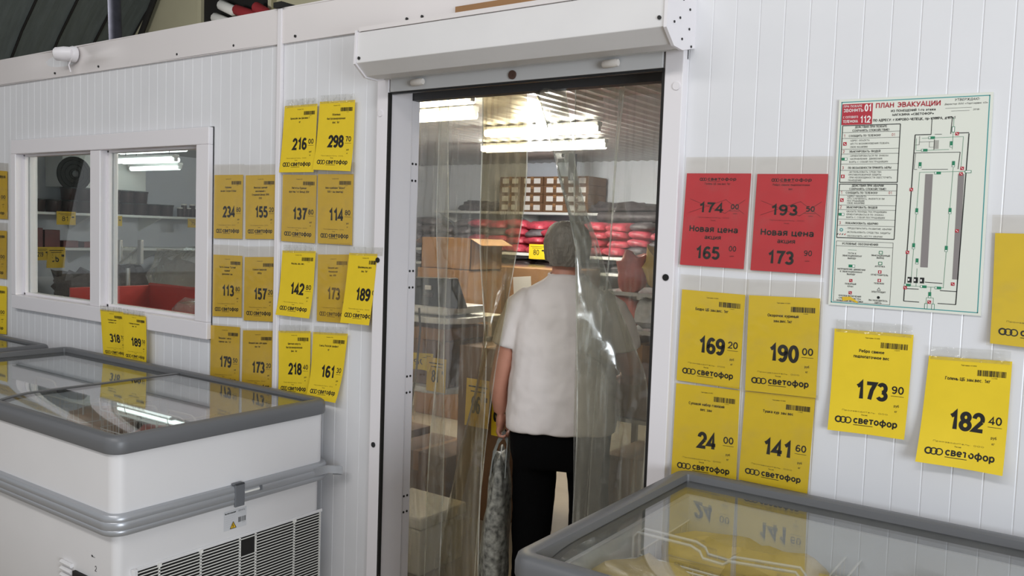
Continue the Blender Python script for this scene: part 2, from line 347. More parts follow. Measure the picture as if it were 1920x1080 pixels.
LOWER = {
 'а': (.58, [A_(.29, .50, .19, .18, 165, 0), L_(.48, .50, .48, 0), A_(.28, .21, .19, .16)]), 'б': (.60, [A_(.30, .31, .21, .27), L_(.09, .30, .11, .62, .24, .84, .50, .96)]), 'е': (.60, [L_(.09, .36, .51, .36), A_(.30, .36, .22, .31, 0, 318)]),
 'о': (.60, [A_(.30, .36, .22, .31)]), 'р': (.60, [L_(.1, .72, .1, -.27), A_(.31, .36, .21, .31)]), 'с': (.56, [A_(.30, .36, .22, .31, 42, 318)]), 'у': (.54, [L_(.04, .72, .28, .04), L_(.51, .72, .25, -.02, .18, -.20, .06, -.22)]),
 'ф': (.84, [L_(.42, .98, .42, -.27), A_(.42, .36, .33, .31)]), 'ё': (.60, [L_(.09, .36, .51, .36), A_(.30, .36, .22, .31, 0, 318)])}
def _glyph(ch):
    if ch in UPPER: return UPPER[ch]
    if ch in LOWER: return LOWER[ch]
    U = ch.upper()
    if U in UPPER:
        w, st = UPPER[U]; kx, ky = .86, .73; out = []
        for s_ in st: out.append(('arc', s_[1]*kx, s_[2]*ky, s_[3]*kx, s_[4]*ky, s_[5], s_[6]) if s_[0] == 'arc' else [(x*kx, y*ky) for x, y in s_])
        return w*kx, out
    return UPPER['-']
def text_width(st): return sum(_glyph(c)[0]+.06 for c in st)-.06
_tc = {}
def text2d(st, bold=0.0, k=1.0, res=3):
    """ribbons for a line of text: points with cap height 1, faces, width; k stretches the letters, not the strokes"""
    key = (st, bold, round(k, 3), res)
    if key in _tc: return _tc[key]
    t = .105+min(bold, .08)*1.45; vs, fs = [], []; x0 = 0.0
    for ch in st:
        w, strokes = _glyph(ch)
        for s_ in strokes:
            if s_[0] == 'arc':
                _, cx, cy, rx, ry, a0, a1 = s_; n = max(4, int(abs(a1-a0)/(15 if res > 2 else 36)))
                pts = [(cx+rx*math.cos(math.radians(a0+(a1-a0)*i/n)), cy+ry*math.sin(math.radians(a0+(a1-a0)*i/n))) for i in range(n+1)]
                closed = abs(a1-a0) >= 360
            else: pts, closed = s_, False
            pts = [((x0+x)*k, min(max(y, -.3), 1.3)) for x, y in pts]
            n = len(pts); o = len(vs)
            for i, p in enumerate(pts):
                a = pts[i-1] if i > 0 else (pts[-2] if closed else None); b = pts[i+1] if i < n-1 else (pts[1] if closed else None)
                d1 = Vector((p[0]-a[0], p[1]-a[1])).normalized() if a else None; d2 = Vector((b[0]-p[0], b[1]-p[1])).normalized() if b else None
                d = ((d1 or d2)+(d2 or d1))
                d = d.normalized() if d.length > .2 else (d1 or d2)
                m = 1/max(.5, abs(d.dot(d1 or d2))); nx, ny = -d.y*t/2*m, d.x*t/2*m
                vs += [(p[0]+nx, p[1]+ny), (p[0]-nx, p[1]-ny)]
            fs += [(o+2*i, o+2*i+1, o+2*i+3, o+2*i+2) for i in range(n-1)]
        x0 += w+.06
    _tc[key] = (np.array(vs) if vs else np.zeros((0, 2)), fs, max(x0-.06, 0)*k); return _tc[key]
class Flat:
    """marks laid on a surface given by F(u, v, h), u and v in metres from the top corner"""
    def __init__(s, F, w, cut=None): s.F = F; s.mb = MB(); s.w = w; s.cut = cut
    def add(s, pts, fs, h, mi):
        if s.cut is not None: fs = [f for f in fs if max(pts[i][0] for i in f) < s.cut]
        s.mb.add([s.F(p[0], p[1], h) for p in pts], fs, mi)
    def text(s, st, x, y, cap, align='c', width=None, bold=0.02, sx=1.0, h=0.0006, mi=0, slant=0.0, res=3):
        """x, y: anchor and baseline; cap: cap height; width: forced width"""
        k = (width/(text_width(st)*cap) if width else sx)
        vs, fs, w = text2d(st, bold, k, res)
        if not len(vs): return
        W_ = w*cap; x0 = x-W_/2 if align == 'c' else (x if align == 'l' else x-W_)
        s.add([(x0+(p[0]+slant*p[1])*cap, y-p[1]*cap) for p in vs], fs, h, mi)
    def rect(s, x0, x1, y0, y1, h=0.0006, mi=0, n=1):
        pts = [(x0+(x1-x0)*i/n, y) for y in (y0, y1) for i in range(n+1)]
        s.add(pts, [(i, i+1, n+1+i+1, n+1+i) for i in range(n)], h, mi)
    def line(s, x0, y0, x1, y1, t, h=0.0006, mi=0):
        d = Vector((x1-x0, y1-y0)); L = max(d.length, 1e-6); nx, ny = -d.y/L*t/2, d.x/L*t/2
        s.add([(x0+nx, y0+ny), (x1+nx, y1+ny), (x1-nx, y1-ny), (x0-nx, y0-ny)], [(0, 1, 2, 3)], h, mi)
    def ringm(s, cx, cy, r, t, h=0.0006, mi=0, n=20):
        pts = [(cx+q*math.cos(2*math.pi*i/n), cy+q*math.sin(2*math.pi*i/n)) for q in (r, r-t) for i in range(n)]
        s.add(pts, [(i, (i+1) % n, n+(i+1) % n, n+i) for i in range(n)], h, mi)
    def poly(s, pts, h=0.0006, mi=0): s.add(pts, [tuple(range(len(pts)))], h, mi)
    def build(s, name, mats, parent): return s.mb.build(name, mats, parent, normals=False)
# ------------------------------------------------------------------ the setting
WX0, WX1, ZT = -9.0, 2.2, 2.56           # cold store front wall
WIN = (-5.56, -3.66, 1.06, 2.01)         # opening x0 x1 z0 z1
DOOR = (-2.44, -1.215, 0.0, 2.16)
def wall_sheet(mb, y_of, xs, flip):
    for a, b in zip(xs[:-1], xs[1:]):
        mid = (a+b)/2; zs = [(0.0, ZT)]
        for o in (WIN, DOOR):
            if o[0] < mid < o[1]:
                zs = [(p, q) for z in zs for p, q in ((z[0], min(z[1], o[2])), (max(z[0], o[3]), z[1])) if q-p > 1e-4]
        for z0, z1 in zs:
            vs = [(a, y_of(a), z0), (b, y_of(b), z0), (b, y_of(b), z1), (a, y_of(a), z1)]
            mb.add(vs, [(0, 1, 2, 3) if not flip else (3, 2, 1, 0)])
mb = MB()
xs = {WX0, WX1, WIN[0], WIN[1], DOOR[0], DOOR[1]}; deep = {}
g = -0.0275
PER = 0.0752
k0 = int((WX0-g)/PER)+1
for k in range(k0, int((WX1-g)/PER)):
    c = g+k*PER; seam = (k % 16 == 0)
    h, d = (0.0032, 0.0032) if seam else (0.0026, 0.0016)
    xs |= {c-h, c+h, c}; deep[c] = d
xs = sorted(xs)
wall_sheet(mb, lambda x: deep.get(x, 0.0), xs, False)
xs2 = sorted({WX0, WX1, WIN[0], WIN[1], DOOR[0], DOOR[1]})
wall_sheet(mb, lambda x: 0.11, xs2, True)
for o in (WIN, DOOR):       # reveals
    for x in (o[0], o[1]): mb.add([(x, 0, o[2]), (x, .11, o[2]), (x, .11, o[3]), (x, 0, o[3])], [(0, 1, 2, 3)])
    for z in (o[2], o[3]):
        if z > 0: mb.add([(o[0], 0, z), (o[1], 0, z), (o[1], .11, z), (o[0], .11, z)], [(0, 1, 2, 3)])
mb.add([(WX0, 0, ZT), (WX1, 0, ZT), (WX1, .11, ZT), (WX0, .11, ZT)], [(0, 1, 2, 3)])
struct(mb.build('wall_front', 'panel', normals=False), 'white ribbed panel wall of the walk-in cold store')

XL, XR, YB, ZC = -10.35, 1.0, 6.35, 2.47
struct(MB().box(XL-.1, XL, .11, YB+.1, 0, ZT).build('wall_left', 'panel_in'), 'far end wall inside the cold store')
mb = MB(); mb.box(XL, XR, YB, YB+.1, 0, ZT)
for k in range(11):
    x = XL+1.0+k*1.0
    mb.box(x-.004, x+.004, YB-.004, YB, 0, ZC)
struct(mb.build('wall_back', 'panel_in'), 'pale back wall inside the cold store')
struct(MB().box(XR, XR+.1, .11, YB+.1, 0, ZT).build('wall_right', 'panel_in'), 'side wall inside the cold store')
mb = MB()                                  # corrugated ceiling, ridges run into the room
n = int((XR-XL)/0.04); low = []
prof = []
for i in range(n+1):
    x = XL+(XR-XL)*i/n; prof.append((x, ZC-(0.012 if i % 3 == 0 else 0.0)))
mb.add([(x, y, z) for y in (.11, YB) for x, z in prof], [(i, i+1, n+1+i+1, n+1+i) for i in range(n)])
mb.box(XL-.1, XR+.1, .11, YB+.1, ZC+.005, ZT)
struct(mb.build('ceiling', 'ceil', normals=False), 'grey corrugated ceiling inside the cold store')
struct(MB().box(-24, 8, -14, 9, -.1, 0).build('floor', 'floor'), 'beige concrete floor')

# trim along the top of the wall, with dents
def dent(x, z):
    a = math.exp(-((x+4.62)/.16)**2-((z-2.49)/.04)**2)*.026
    b = math.exp(-((x+5.05)/.28)**2-((z-2.50)/.05)**2)*-.020
    return a+b
mb = MB()
def trimstrip(x0, x1):
    nx = int((x1-x0)/.04); nz = 6; z0, z1 = 2.408, 2.556
    F = lambda i, j: (x0+(x1-x0)*i/nx, -.012-dent(x0+(x1-x0)*i/nx, z0+(z1-z0)*j/nz)+.003*math.sin(i*.13), z0+(z1-z0)*j/nz)
    vs = [F(i, j) for j in range(nz+1) for i in range(nx+1)]
    mb.add(vs, [(j*(nx+1)+i, j*(nx+1)+i+1, (j+1)*(nx+1)+i+1, (j+1)*(nx+1)+i) for j in range(nz) for i in range(nx)])
    mb.box(x0, x1, -.012, .12, 2.556, 2.562); mb.box(x0, x1, -.012, 0, 2.404, 2.408)
trimstrip(-9.0, -3.135); trimstrip(-3.11, 2.2)
t1 = struct(mb.build('trim_1', 'trim', smooth=True), 'white sheet-metal cap strip along the top of the wall')
for x in (-5.1, -4.63, -3.9, -3.45, -3.02, -2.36, -2.28, -1.8): struct(MB().cyl((x, -.011, 2.428), (0, -1, 0), .006, .005, 10).build('trim_screw', 'black', t1))
mb = MB(); mb.box(-3.136, -3.108, -.018, 0, 0, 2.56)
t2 = struct(mb.build('trim_2', 'frame', bevel=.003), 'narrow white cover strip on the panel seam')
mb = MB(); mb.box(-3.15, -3.095, -.03, .05, 2.562, 2.585)
struct(mb.build('trim_cap', 'dark', t2))

# window
mb = MB()
fo = (-5.60, -3.612, 1.022, 2.056); fi = (-5.545, -3.712, 1.106, 1.972)
def framebars(mb, o, i, y0, y1):
    mb.box(o[0], o[1], y0, y1, i[3], o[3]); mb.box(o[0], o[1], y0, y1, o[2], i[2])
    mb.box(o[0], i[0], y0, y1, i[2], i[3]); mb.box(i[1], o[1], y0, y1, i[2], i[3])
framebars(mb, fo, fi, -.03, .09)
mb.box(-4.70, -4.598, -.022, .085, fi[2], fi[3])
w1 = struct(mb.build('window_1', 'frame', bevel=.004), 'white plastic window with two sliding panes')
for a, b in ((-5.545, -4.70), (-4.598, -3.712)):
    mb = MB()
    for y in (.02, .05):
        mb.box(a, a+.018, y, y+.02, fi[2], fi[3]); mb.box(b-.012, b, y, y+.02, fi[2], fi[3])
    mb.box(a, b, .02, .07, fi[2], fi[2]+.016); mb.box(a, b, .02, .07, fi[3]-.012, fi[3])
    struct(mb.build('window_sash', 'frame', w1, bevel=.002))
    struct(MB().box(a, b, .034, .038, fi[2], fi[3]).build('window_pane', 'glass', w1))
mb = MB(); framebars(mb, (fo[0]-.003, fo[1]+.003, fo[2]-.004, fo[3]+.004), (fo[0]+.02, fo[1]-.02, fo[2]+.02, fo[3]-.02), -.003, 0); mb.box(fo[1], fo[1]+.003, -.005, 0, fo[2], fo[3])
struct(mb.build('window_gasket', 'cable', w1))

# door opening
mb = MB()
mb.box(-2.492, -2.43, -.035, .112, 0, 2.20); mb.box(-1.222, -1.158, -.035, .112, 0, 2.20)
mb.box(-2.492, -1.158, -.01, .112, 2.165, 2.20)
d1 = struct(mb.build('door_1', 'frame', bevel=.003), 'white door frame around the plastic strip curtain')
for x in (-2.43, -1.230): struct(MB().box(x, x+.008, -.036, -.02, 0, 2.14).build('door_gasket', 'dark', d1))
for x in (-2.445, -1.215): struct(MB().box(x, x+.008, .112, .165, 0, 2.14).build('door_channel', 'frame', d1))
for z in (1.87, 1.80, 1.42, 1.35, .97, .90, .45, .38):
    for y in (.127, .148): struct(MB().cyl((-2.4375, y, z), (1, 0, 0), .005, .003, 8).build('door_rivet', 'black', d1))
for x, z in ((-2.466, 1.466), (-1.185, 1.47), (-2.466, .7)): struct(MB().cyl((x, -.034, z), (0, -1, 0), .011, .004, 12).build('door_bolt', 'black', d1))
for x, z in ((-1.178, 2.08), (-2.47, 2.06)): struct(MB().cyl((x, -.034, z), (0, -1, 0), .013, .005, 12).build('door_plug', 'frame', d1))

# ------------------------------------------------------------------ roller shutter above the doorway
t = thing('roller_shutter', 'white roller shutter box with slanted grey underside above the doorway', 'shutter', (-1.8, 0, 2.16))
prof = [(-.002, 2.35), (-.2, 2.345), (-.205, 2.228), (-.15, 2.186), (-.09, 2.184), (-.002, 2.205)]
MB().prism(prof, 'x', -2.44, -1.148).build('shutter_box', 'box', t, bevel=.002)
mb = MB(); p2 = [(0, 2.36), (-.206, 2.352), (-.211, 2.224), (-.153, 2.180), (-.09, 2.178), (0, 2.20)]
MB().prism(p2, 'x', -2.45, -2.44).build('end_plate', 'frame', t)
ec = MB().prism(p2, 'x', -1.148, -1.138).build('end_plate', 'frame', t)
for y, z in ((-.16, 2.33), (-.1, 2.33), (-.05, 2.31), (-.12, 2.27), (-.05, 2.25), (-.16, 2.25), (-.1, 2.21), (-.03, 2.2)): MB().cyl((-1.138, y, z), (1, 0, 0), .004, .003, 8).build('screw', 'black', ec)
for x, z in ((-2.425, 2.245), (-1.165, 2.255)): MB().cyl((x, -.203, z), (0, -1, 0), .006, .006, 10).build('screw', 'black', t)
mb = MB(); mb.box(-2.43, -1.16, -.205, -.03, 2.346, 2.362); mb.build('top_flange', 'trim', t)
mb = MB(); mb.tube([(-2.43, -.052, 2.196), (-1.16, -.052, 2.196)], .008, 8); mb.build('lower_lip', 'shutter', t, smooth=True)
sl = MB().box(-2.422, -1.230, -.034, -.012, 2.142, 2.198).build('bottom_slat', 'shutter', t, bevel=.002)
MB().box(-2.422, -1.230, -.03, -.012, 2.134, 2.1425).build('slat_seal', 'black', sl)
for x in (-2.262, -1.412):
    mb = MB(); mb.tube([(x-.028, -.052, 2.166), (x-.024, -.052, 2.166), (x+.022, -.052, 2.168), (x+.03, -.052, 2.168)], [.010, .0135, .0135, .011], 12)
    mb.box(x-.012, x+.012, -.05, -.03, 2.158, 2.174); mb.build('rubber_stop', 'rubber', sl, smooth=True)
mb = MB(); mb.cyl((-1.82, -.034, 2.164), (0, -1, 0), .016, .006, 18); mb.cyl((-1.82, -.04, 2.164), (0, -1, 0), .005, .002, 10)
mb.build('lock', 'rust', sl, smooth=True)
o = MB().box(-2.1, -1.45, -.03, -.013, 2.418, 2.44).build('cardboard_strip', 'card'); tag(o, 'narrow brown cardboard strip above the roller shutter box', 'cardboard')

# ------------------------------------------------------------------ strip curtain
t = thing('strip_curtain', 'clear plastic strip curtain hanging in the doorway, strips parted around the man', 'curtain', (-1.83, .14, 0))
MB().box(-2.436, -1.216, .114, .16, 2.13, 2.168).build('curtain_rail', 'cable', t)
def interp(rows, y):
    ys = [r[0] for r in rows]
    if y <= ys[0]: return rows[0][1:]
    if y >= ys[-1]: return rows[-1][1:]
    for k in range(len(rows)-1):
        if ys[k] <= y <= ys[k+1]:
            t_ = (y-ys[k])/(ys[k+1]-ys[k]); p0 = rows[max(0, k-1)]; p1 = rows[k]; p2_ = rows[k+1]; p3 = rows[min(len(rows)-1, k+2)]
            out = []
            for c in range(1, len(p1)):
                m1 = (p2_[c]-p0[c])/max(1e-6, ys[k+1]-ys[max(0, k-1)])*(ys[k+1]-ys[k]); m2 = (p3[c]-p1[c])/max(1e-6, ys[min(len(rows)-1, k+2)]-ys[k])*(ys[k+1]-ys[k])
                a, b = t_*t_, t_*t_*t_
                out.append((2*b-3*a+1)*p1[c]+(b-2*a+t_)*m1+(-2*b+3*a)*p2_[c]+(b-a)*m2)
            return out
def strip(rows, base, bow=.012, m_='pvc', ph=0.0):
    """rows: photo y, left x, right x, depth of the left and right edge"""
    US = [0, .02, .1, .22, .34, .46, .58, .7, .82, .91, .98, 1.0]; NU, NV = len(US)-1, 46; y0, y1 = rows[0][0], rows[-1][0]
    g2 = []
    for j in range(NV+1):
        y = y0+(y1-y0)*j/NV; xl, xr, dl, dr = interp(rows, y)
        A = at(xl, y, Y=base+dl); B = at(xr, y, Y=base+dr)
        row = []
        for i in range(NU+1):
            s_ = US[i]; p = A.lerp(B, s_); p.y += -(bow(y) if callable(bow) else bow)*math.sin(math.pi*s_)*(1 if j else .3)+min(1, j/10)*.007*math.sin(j*.28+s_*5.0+ph); row.append(p)
        g2.append(row)
    mb = MB(); w = NU+1; th = .0028
    nrm = lambda j, i: ((g2[j][min(i+1, NU)]-g2[j][max(i-1, 0)]).cross(g2[min(j+1, NV)][i]-g2[max(j-1, 0)][i])).normalized()
    fr = [g2[j][i]+nrm(j, i)*th/2 for j in range(NV+1) for i in range(w)]
    bk = [g2[j][i]-nrm(j, i)*th/2 for j in range(NV+1) for i in range(w)]
    n_ = len(fr); fs = []; es = []
    for j in range(NV):
        for i in range(NU):
            a = j*w+i; (es if i in (0, NU-1) else fs).extend([(a, a+1, a+w+1, a+w), (n_+a+w, n_+a+w+1, n_+a+1, n_+a)])
    for j in range(NV):
        for i in (0, NU): a = j*w+i; es.append((a, a+w, n_+a+w, n_+a))
    for i in range(NU): a = NV*w+i; es.append((a, a+1, n_+a+1, n_+a))
    mb.add(fr+bk, fs, 0); mb.m += [1]*len(es); mb.f += es
    return mb.build('strip', [m_, 'pvc_edge'], t, smooth=True)
strip([(172, 776, 842, 0, 0), (500, 770, 838, 0, 0), (800, 757, 832, .01, 0), (1180, 740, 824, .02, 0)], .175)
strip([(172, 824, 907, 0, 0), (430, 820, 902, 0, 0), (640, 820, 911, .0, .01), (850, 806, 905, .02, .04), (1180, 788, 895, .04, .05)], .160, ph=2.0)
strip([(166, 905, 988, 0, 0), (300, 903, 988, 0, 0), (400, 902, 981, 0, .02), (590, 906, 950, .0, .05), (700, 900, 928, .0, .05), (850, 862, 908, .02, .05), (1080, 820, 893, .05, .06), (1180, 812, 890, .05, .05)], .190, bow=lambda y: .02+.03*min(1, max(0, (y-400)/200)), m_='pvc_olive', ph=1.0)
strip([(160, 1000, 1060, 0, 0), (255, 1030, 1072, -.03, .02), (330, 1050, 1082, -.06, .02), (403, 1071, 1100, -.10, .0), (450, 1079, 1118, -.12, .0), (520, 1081, 1140, -.12, .02), (640, 1081, 1188, -.10, .06), (720, 1080, 1214, -.06, .08), (900, 1077, 1205, -.02, .08), (1180, 1066, 1180, 0, .05)], .145, bow=lambda y: .055-.035*min(1, max(0, (y-450)/200)), m_='pvc_fold')
strip([(152, 1079, 1173, 0, 0), (290, 1078, 1158, 0, 0), (424, 1077, 1150, .0, .02), (500, 1080, 1142, .02, .04), (620, 1080, 1131, .05, .06), (900, 1076, 1104, .06, .08), (1180, 1066, 1080, .06, .08)], .205, bow=.02, ph=3.0)
strip([(146, 1164, 1246, 0, 0), (500, 1138, 1230, 0, 0), (640, 1126, 1225, .02, 0), (900, 1104, 1210, .03, 0), (1180, 1086, 1196, .03, 0)], .170, ph=4.0)

# ------------------------------------------------------------------ price sheets
A4W, A4H = .210, .297
def sheet_frame(c, Y, curl=0.0, curlx=0.0, wave=0.0):
    P = [at(x, y, Y=Y) for x, y in c]          # tl tr br bl
    def F(u, v, h=0.0):
        s_, t_ = u/A4W, v/A4H
        p = (P[0]*(1-s_)+P[1]*s_)*(1-t_)+(P[3]*(1-s_)+P[2]*s_)*t_
        y = -curl*max(0.0, t_-.45)**2*3.3-curlx*max(0.0, s_-.3)**2*2.0-wave*math.sin(s_*5.2+t_*2.0)*t_-h
        return Vector((p.x, p.y+y, p.z))
    return F
def sheet_mesh(F, u0, u1, v0, v1, h, th, nu=6, nv=10):
    mb = MB(); w = nu+1
    top = [F(u0+(u1-u0)*i/nu, v0+(v1-v0)*j/nv, h) for j in range(nv+1) for i in range(w)]
    bot = [F(u0+(u1-u0)*i/nu, v0+(v1-v0)*j/nv, h-th) for j in range(nv+1) for i in range(w)]
    n_ = len(top); fs = []
    for j in range(nv):
        for i in range(nu):
            a = j*w+i; fs += [(a, a+1, a+w+1, a+w), (n_+a+w, n_+a+w+1, n_+a+1, n_+a)]
        for i in (0, nu): a = j*w+i; fs.append((a, a+w, n_+a+w, n_+a))
    for i in range(nu):
        for j in (0, nv): a = j*w+i; fs.append((a, a+1, n_+a+1, n_+a))
    return mb.add(top+bot, fs)
def logo(fl, x0, x1, base, cap, mi=0):
    r = cap*.68; cx = x0+r
    for k in range(3): fl.ringm(cx+k*r*1.35, base-cap*.42, r, r*(.30 if k else .42), mi=mi)
    if True: fl.ringm(cx, base-cap*.42, r*.5, r*.5, mi=mi) if False else None
    xs_ = cx+2*r*1.35+r+cap*.35
    fl.text('светофор', xs_, base, cap*1.28, 'l', width=x1-xs_, bold=.075, mi=mi)
    fl.rect(xs_, xs_+(x1-xs_)*.45, base+cap*.30, base+cap*.42, mi=mi)
def barcode(fl, x0, x1, y0, y1, seed, mi=0):
    rnd = random.Random(seed); x = x0
    while x < x1:
        w = rnd.choice((.0007, .0012, .0022)); fl.rect(x, min(x+w, x1), y0, y1, mi=mi); x += w+rnd.choice((.0006, .001, .0017))
    fl.text('2 '+''.join(str(rnd.randint(0, 9)) for _ in range(6)), (x0+x1)/2+.008, y1+.005, .0028, bold=0, mi=mi, res=1)
SHEETS = {}
def price_sheet(c, lines, big, small, label, group=None, Y=-.006, sleeve=None, paper='yellow', curl=0.0, curlx=0.0, wave=0.0,
                ink='ink', unit='кг', cut=None, tape=True, maker='Производитель: ООО', show_small=True):
    F = sheet_frame(c, Y, curl, curlx, wave)
    base = F(A4W/2, A4H, 0)
    t = thing('price_sheet', label, 'price sheet', base, group=group)
    W_ = A4W if cut is None else cut
    pp = sheet_mesh(F, 0, W_, 0, A4H, 0, .0005).build('paper', paper, t, smooth=True)
    seed = sum(map(ord, big+small))
    fl = Flat(F, A4W, cut); fl.text('Торгсервис 43 ООО', .105, .021, .0036, bold=.01, res=1); barcode(fl, .128, .198, .029, .045, seed); fl.build('barcode', ink, pp)
    fl = Flat(F, A4W, cut); y = .062
    for ln in lines:
        fl.text(ln, .105, y, .0088, bold=.045, sx=min(1.02, .155/(.0088*max(text_width(ln), 1))), res=1); y += .0165
    fl.build('product_lettering', ink, pp)
    fl = Flat(F, A4W, cut); fl.text(big, .112, .196, .049, width=.086 if len(big) == 3 else .058, bold=.08)
    if show_small:
        fl.text(small, .181, .172, .021, width=.032, bold=.05); fl.rect(.164, .198, .1785, .1797)
    fl.text('руб', .181, .210, .0075, bold=.01, res=1); fl.text(unit, .181, .225, .0065, bold=.01, res=1); fl.build('price_lettering', ink, pp)
    fl = Flat(F, A4W, cut); fl.text(maker, .098, .236, .0042, width=.125, bold=.01, res=1); fl.text('Россия', .098, .245, .0042, bold=.01, res=1); fl.build('maker_lettering', ink, pp)
    fl = Flat(F, A4W, cut); logo(fl, .018, .188, .268, .0145); fl.build('shop_logo', ink, pp)
    if sleeve:
        u0, u1, v0, v1 = sleeve
        F2 = sheet_frame(c, Y-.0012, curl, curlx, wave)
        sheet_mesh(F2, u0*A4W, u1*A4W, v0*A4H, v1*A4H, .0006, .0004).build('plastic_sleeve', 'sleeve', t, smooth=True)
    elif tape:
        F2 = sheet_frame(c, Y-.001, 0)
        sheet_mesh(F2, .02*A4W, .98*A4W, -.09*A4H, .03*A4H, .0006, .0003, 8, 3).build('tape', 'tape', t)
    return t
SL = (-.04, 1.04, -.165, 1.02)
GL = 'price sheets between the window and the doorway'
GR = 'price sheets on the panel wall beside the freezer'
price_sheet([(534, 199), (595, 194.4), (589.7, 322.9), (525, 323.5)], ['Брокколи зам фасовка 1', 'кг'], '216', '00', 'bright yellow price sheet reading 216, in the top pair beside the door frame', GL, Y=-.014, curl=.006)
price_sheet([(599.8, 190.8), (665.8, 187.2), (660.8, 321.4), (589.7, 318.5)], ['Облепиха', 'быстрозамороженная', 'фас. 1кг'], '298', '70', 'bright yellow price sheet reading 298 70, highest beside the door frame', GL, Y=-.015, curl=.012)
price_sheet([(402.2, 328.2), (455.8, 327.6), (454, 447.9), (400.7, 446.7)], ['Клубника', 'зам.вес Сатурн 0,5л/шт'], '234', '80', 'faded yellow price sheet reading 234 in a dirty sleeve beside the window', GL, sleeve=SL, paper='yellow_old')
price_sheet([(460.6, 328.8), (518, 327.4), (516.3, 448.2), (460, 447.9)], ['Виноград сушеный', 'шоколадный с', 'Сгущенкой Шельф 2000', 'ООО'], '155', '20', 'faded yellow price sheet reading 155 20 in a dirty sleeve', GL, sleeve=SL, paper='yellow_old')
price_sheet([(530.5, 327.4), (593.9, 328.2), (590.3, 456.2), (527.2, 451.8)], ['Наггетсы Куриные', 'хрустящ 1 кг Шельф 200г'], '137', '80', 'faded yellow price sheet reading 137 80, under the sheet reading 216', GL, sleeve=SL, paper='yellow_old')
price_sheet([(596.2, 326.5), (662.9, 326.5), (659.9, 459.8), (595.6, 456.2)], ['Мясо крабовое "Шоумэ"', '500 г зам (имитац)'], '114', '80', 'faded yellow price sheet reading 114 80, under the sheet reading 298', GL, sleeve=SL, paper='yellow_old')
price_sheet([(400.2, 477.3), (454.2, 479.7), (452.7, 594.6), (398.3, 592.7)], ['Тесто слоеное "Сытный', 'каравай"', 'дрожжевое зам'], '113', '80', 'faded yellow price sheet reading 113 80 beside the window frame', GL, sleeve=SL, paper='yellow_old')
price_sheet([(458.8, 481.9), (516.6, 481.9), (513.8, 603.4), (457, 600.4)], ['Сосиски Баварские', '400гр'], '157', '20', 'faded yellow price sheet reading 157 20, below the sheet reading 155', GL, sleeve=SL, paper='yellow_old')
price_sheet([(529.7, 469.6), (592, 470.9), (584, 597), (521.1, 589.7)], ['Фасоль зам. вес.'], '142', '80', 'bright yellow price sheet reading 142 80, curling at its lower edge', GL, Y=-.012, curl=.014)
price_sheet([(596.3, 477.3), (655, 477.3), (652, 606.5), (593.9, 601.9)], ['Овощной микс', 'Фермерский', 'зам. 400г'], '173', '', 'washed-out yellow price sheet reading 173, half covered by the sheet reading 189', GL, sleeve=SL, paper='yellow_old', ink='ink_faded', show_small=False)
price_sheet([(655, 474.2), (719.5, 476.4), (706.5, 611.2), (640.3, 604.4)], ['Шампиньоны рез', 'зам. 1кг'], '189', '00', 'bright yellow price sheet reading 189, cut short against the white door frame', GL, Y=-.037, curl=.008, cut=.172)
price_sheet([(395.3, 609.6), (449.7, 613.5), (447.8, 728.7), (393.7, 725.6)], ['Пельмени с мясом', 'куриные зам. 1 кг'], '179', '50', 'yellow price sheet reading 179 50, lower end hidden by the freezer', GL, sleeve=(-.03, 1.03, -.03, 1.02), paper='yellow_old')
price_sheet([(455.5, 619.3), (512.9, 620.2), (510.8, 741), (452.7, 737.9)], ['Овощной микс для жарки', 'фас 1кг'], '173', '20', 'yellow price sheet reading 173 20, lower end hidden by the freezer', GL, sleeve=(-.03, 1.03, -.03, 1.02), paper='yellow_old')
price_sheet([(522.1, 620.2), (582.2, 620.9), (580.7, 745.5), (523, 741)], ['Цветная капуста', 'быстрозамороженная', 'фас. 1кг'], '218', '40', 'bright yellow price sheet reading 218 40, just above the freezer rim', GL, Y=-.008, curl=.006)
price_sheet([(587.1, 622.4), (651.9, 625.7), (636.6, 754), (581.6, 745.5)], ['Смесь Рататуй замфаст', 'кг'], '161', '30', 'bright yellow price sheet reading 161, curling outward above the freezer corner', GL, Y=-.012, curl=.022, wave=.004)
GW = 'price sheets taped under the window'
price_sheet([(187.7, 580.2), (230.1, 585), (239, 675), (196, 669)], ['Скумбрия филе', 'копченая 1 кг'], '318', '70', 'yellow price sheet reading 318 taped under the window frame', GW, Y=-.036, wave=.006)
price_sheet([(230.1, 586.5), (273, 592.7), (275.8, 683), (234.5, 676)], ['Горбуша потрошен.', 'вес. 1кг'], '189', '50', 'yellow price sheet reading 189 50 taped under the window frame', GW, Y=-.038, wave=.006)
GF = 'price sheets past the far side of the window'
price_sheet([(-40, 317), (13.5, 321), (14, 411), (-40, 408)], ['Мороженое', 'пломбир 500 г'], '186', '00', 'yellow price sheet ending in 86, topmost of the column before the window', GF, sleeve=SL, paper='yellow_old')
price_sheet([(-40, 430), (12.5, 433), (12, 523), (-40, 518)], ['Масло', '82% 180г'], '121', '00', 'yellow price sheet ending in 21, middle of the column before the window', GF, sleeve=SL, paper='yellow_old')
price_sheet([(-40, 532), (12.5, 537), (12, 627), (-42, 622)], ['Сыр', 'вес.'], '199', '00', 'yellow price sheet reading 199, lowest of the column before the window', GF, Y=-.008, tape=False)
price_sheet([(1278.9, 542.6), (1397.5, 553), (1385.9, 730), (1268.4, 712.6)], ['Бедро ЦБ зам.вес. 1кг'], '169', '20', 'yellow price sheet reading 169 20 beside the doorway, under a red sheet', GR, sleeve=SL)
price_sheet([(1404.5, 553.5), (1538, 559.7), (1529.8, 746.4), (1396.8, 732)], ['Окорочок куриный', 'зам.вес.1кг'], '190', '00', 'yellow price sheet reading 190 00, overlapping the sheet reading 141', GR, sleeve=SL, Y=-.010)
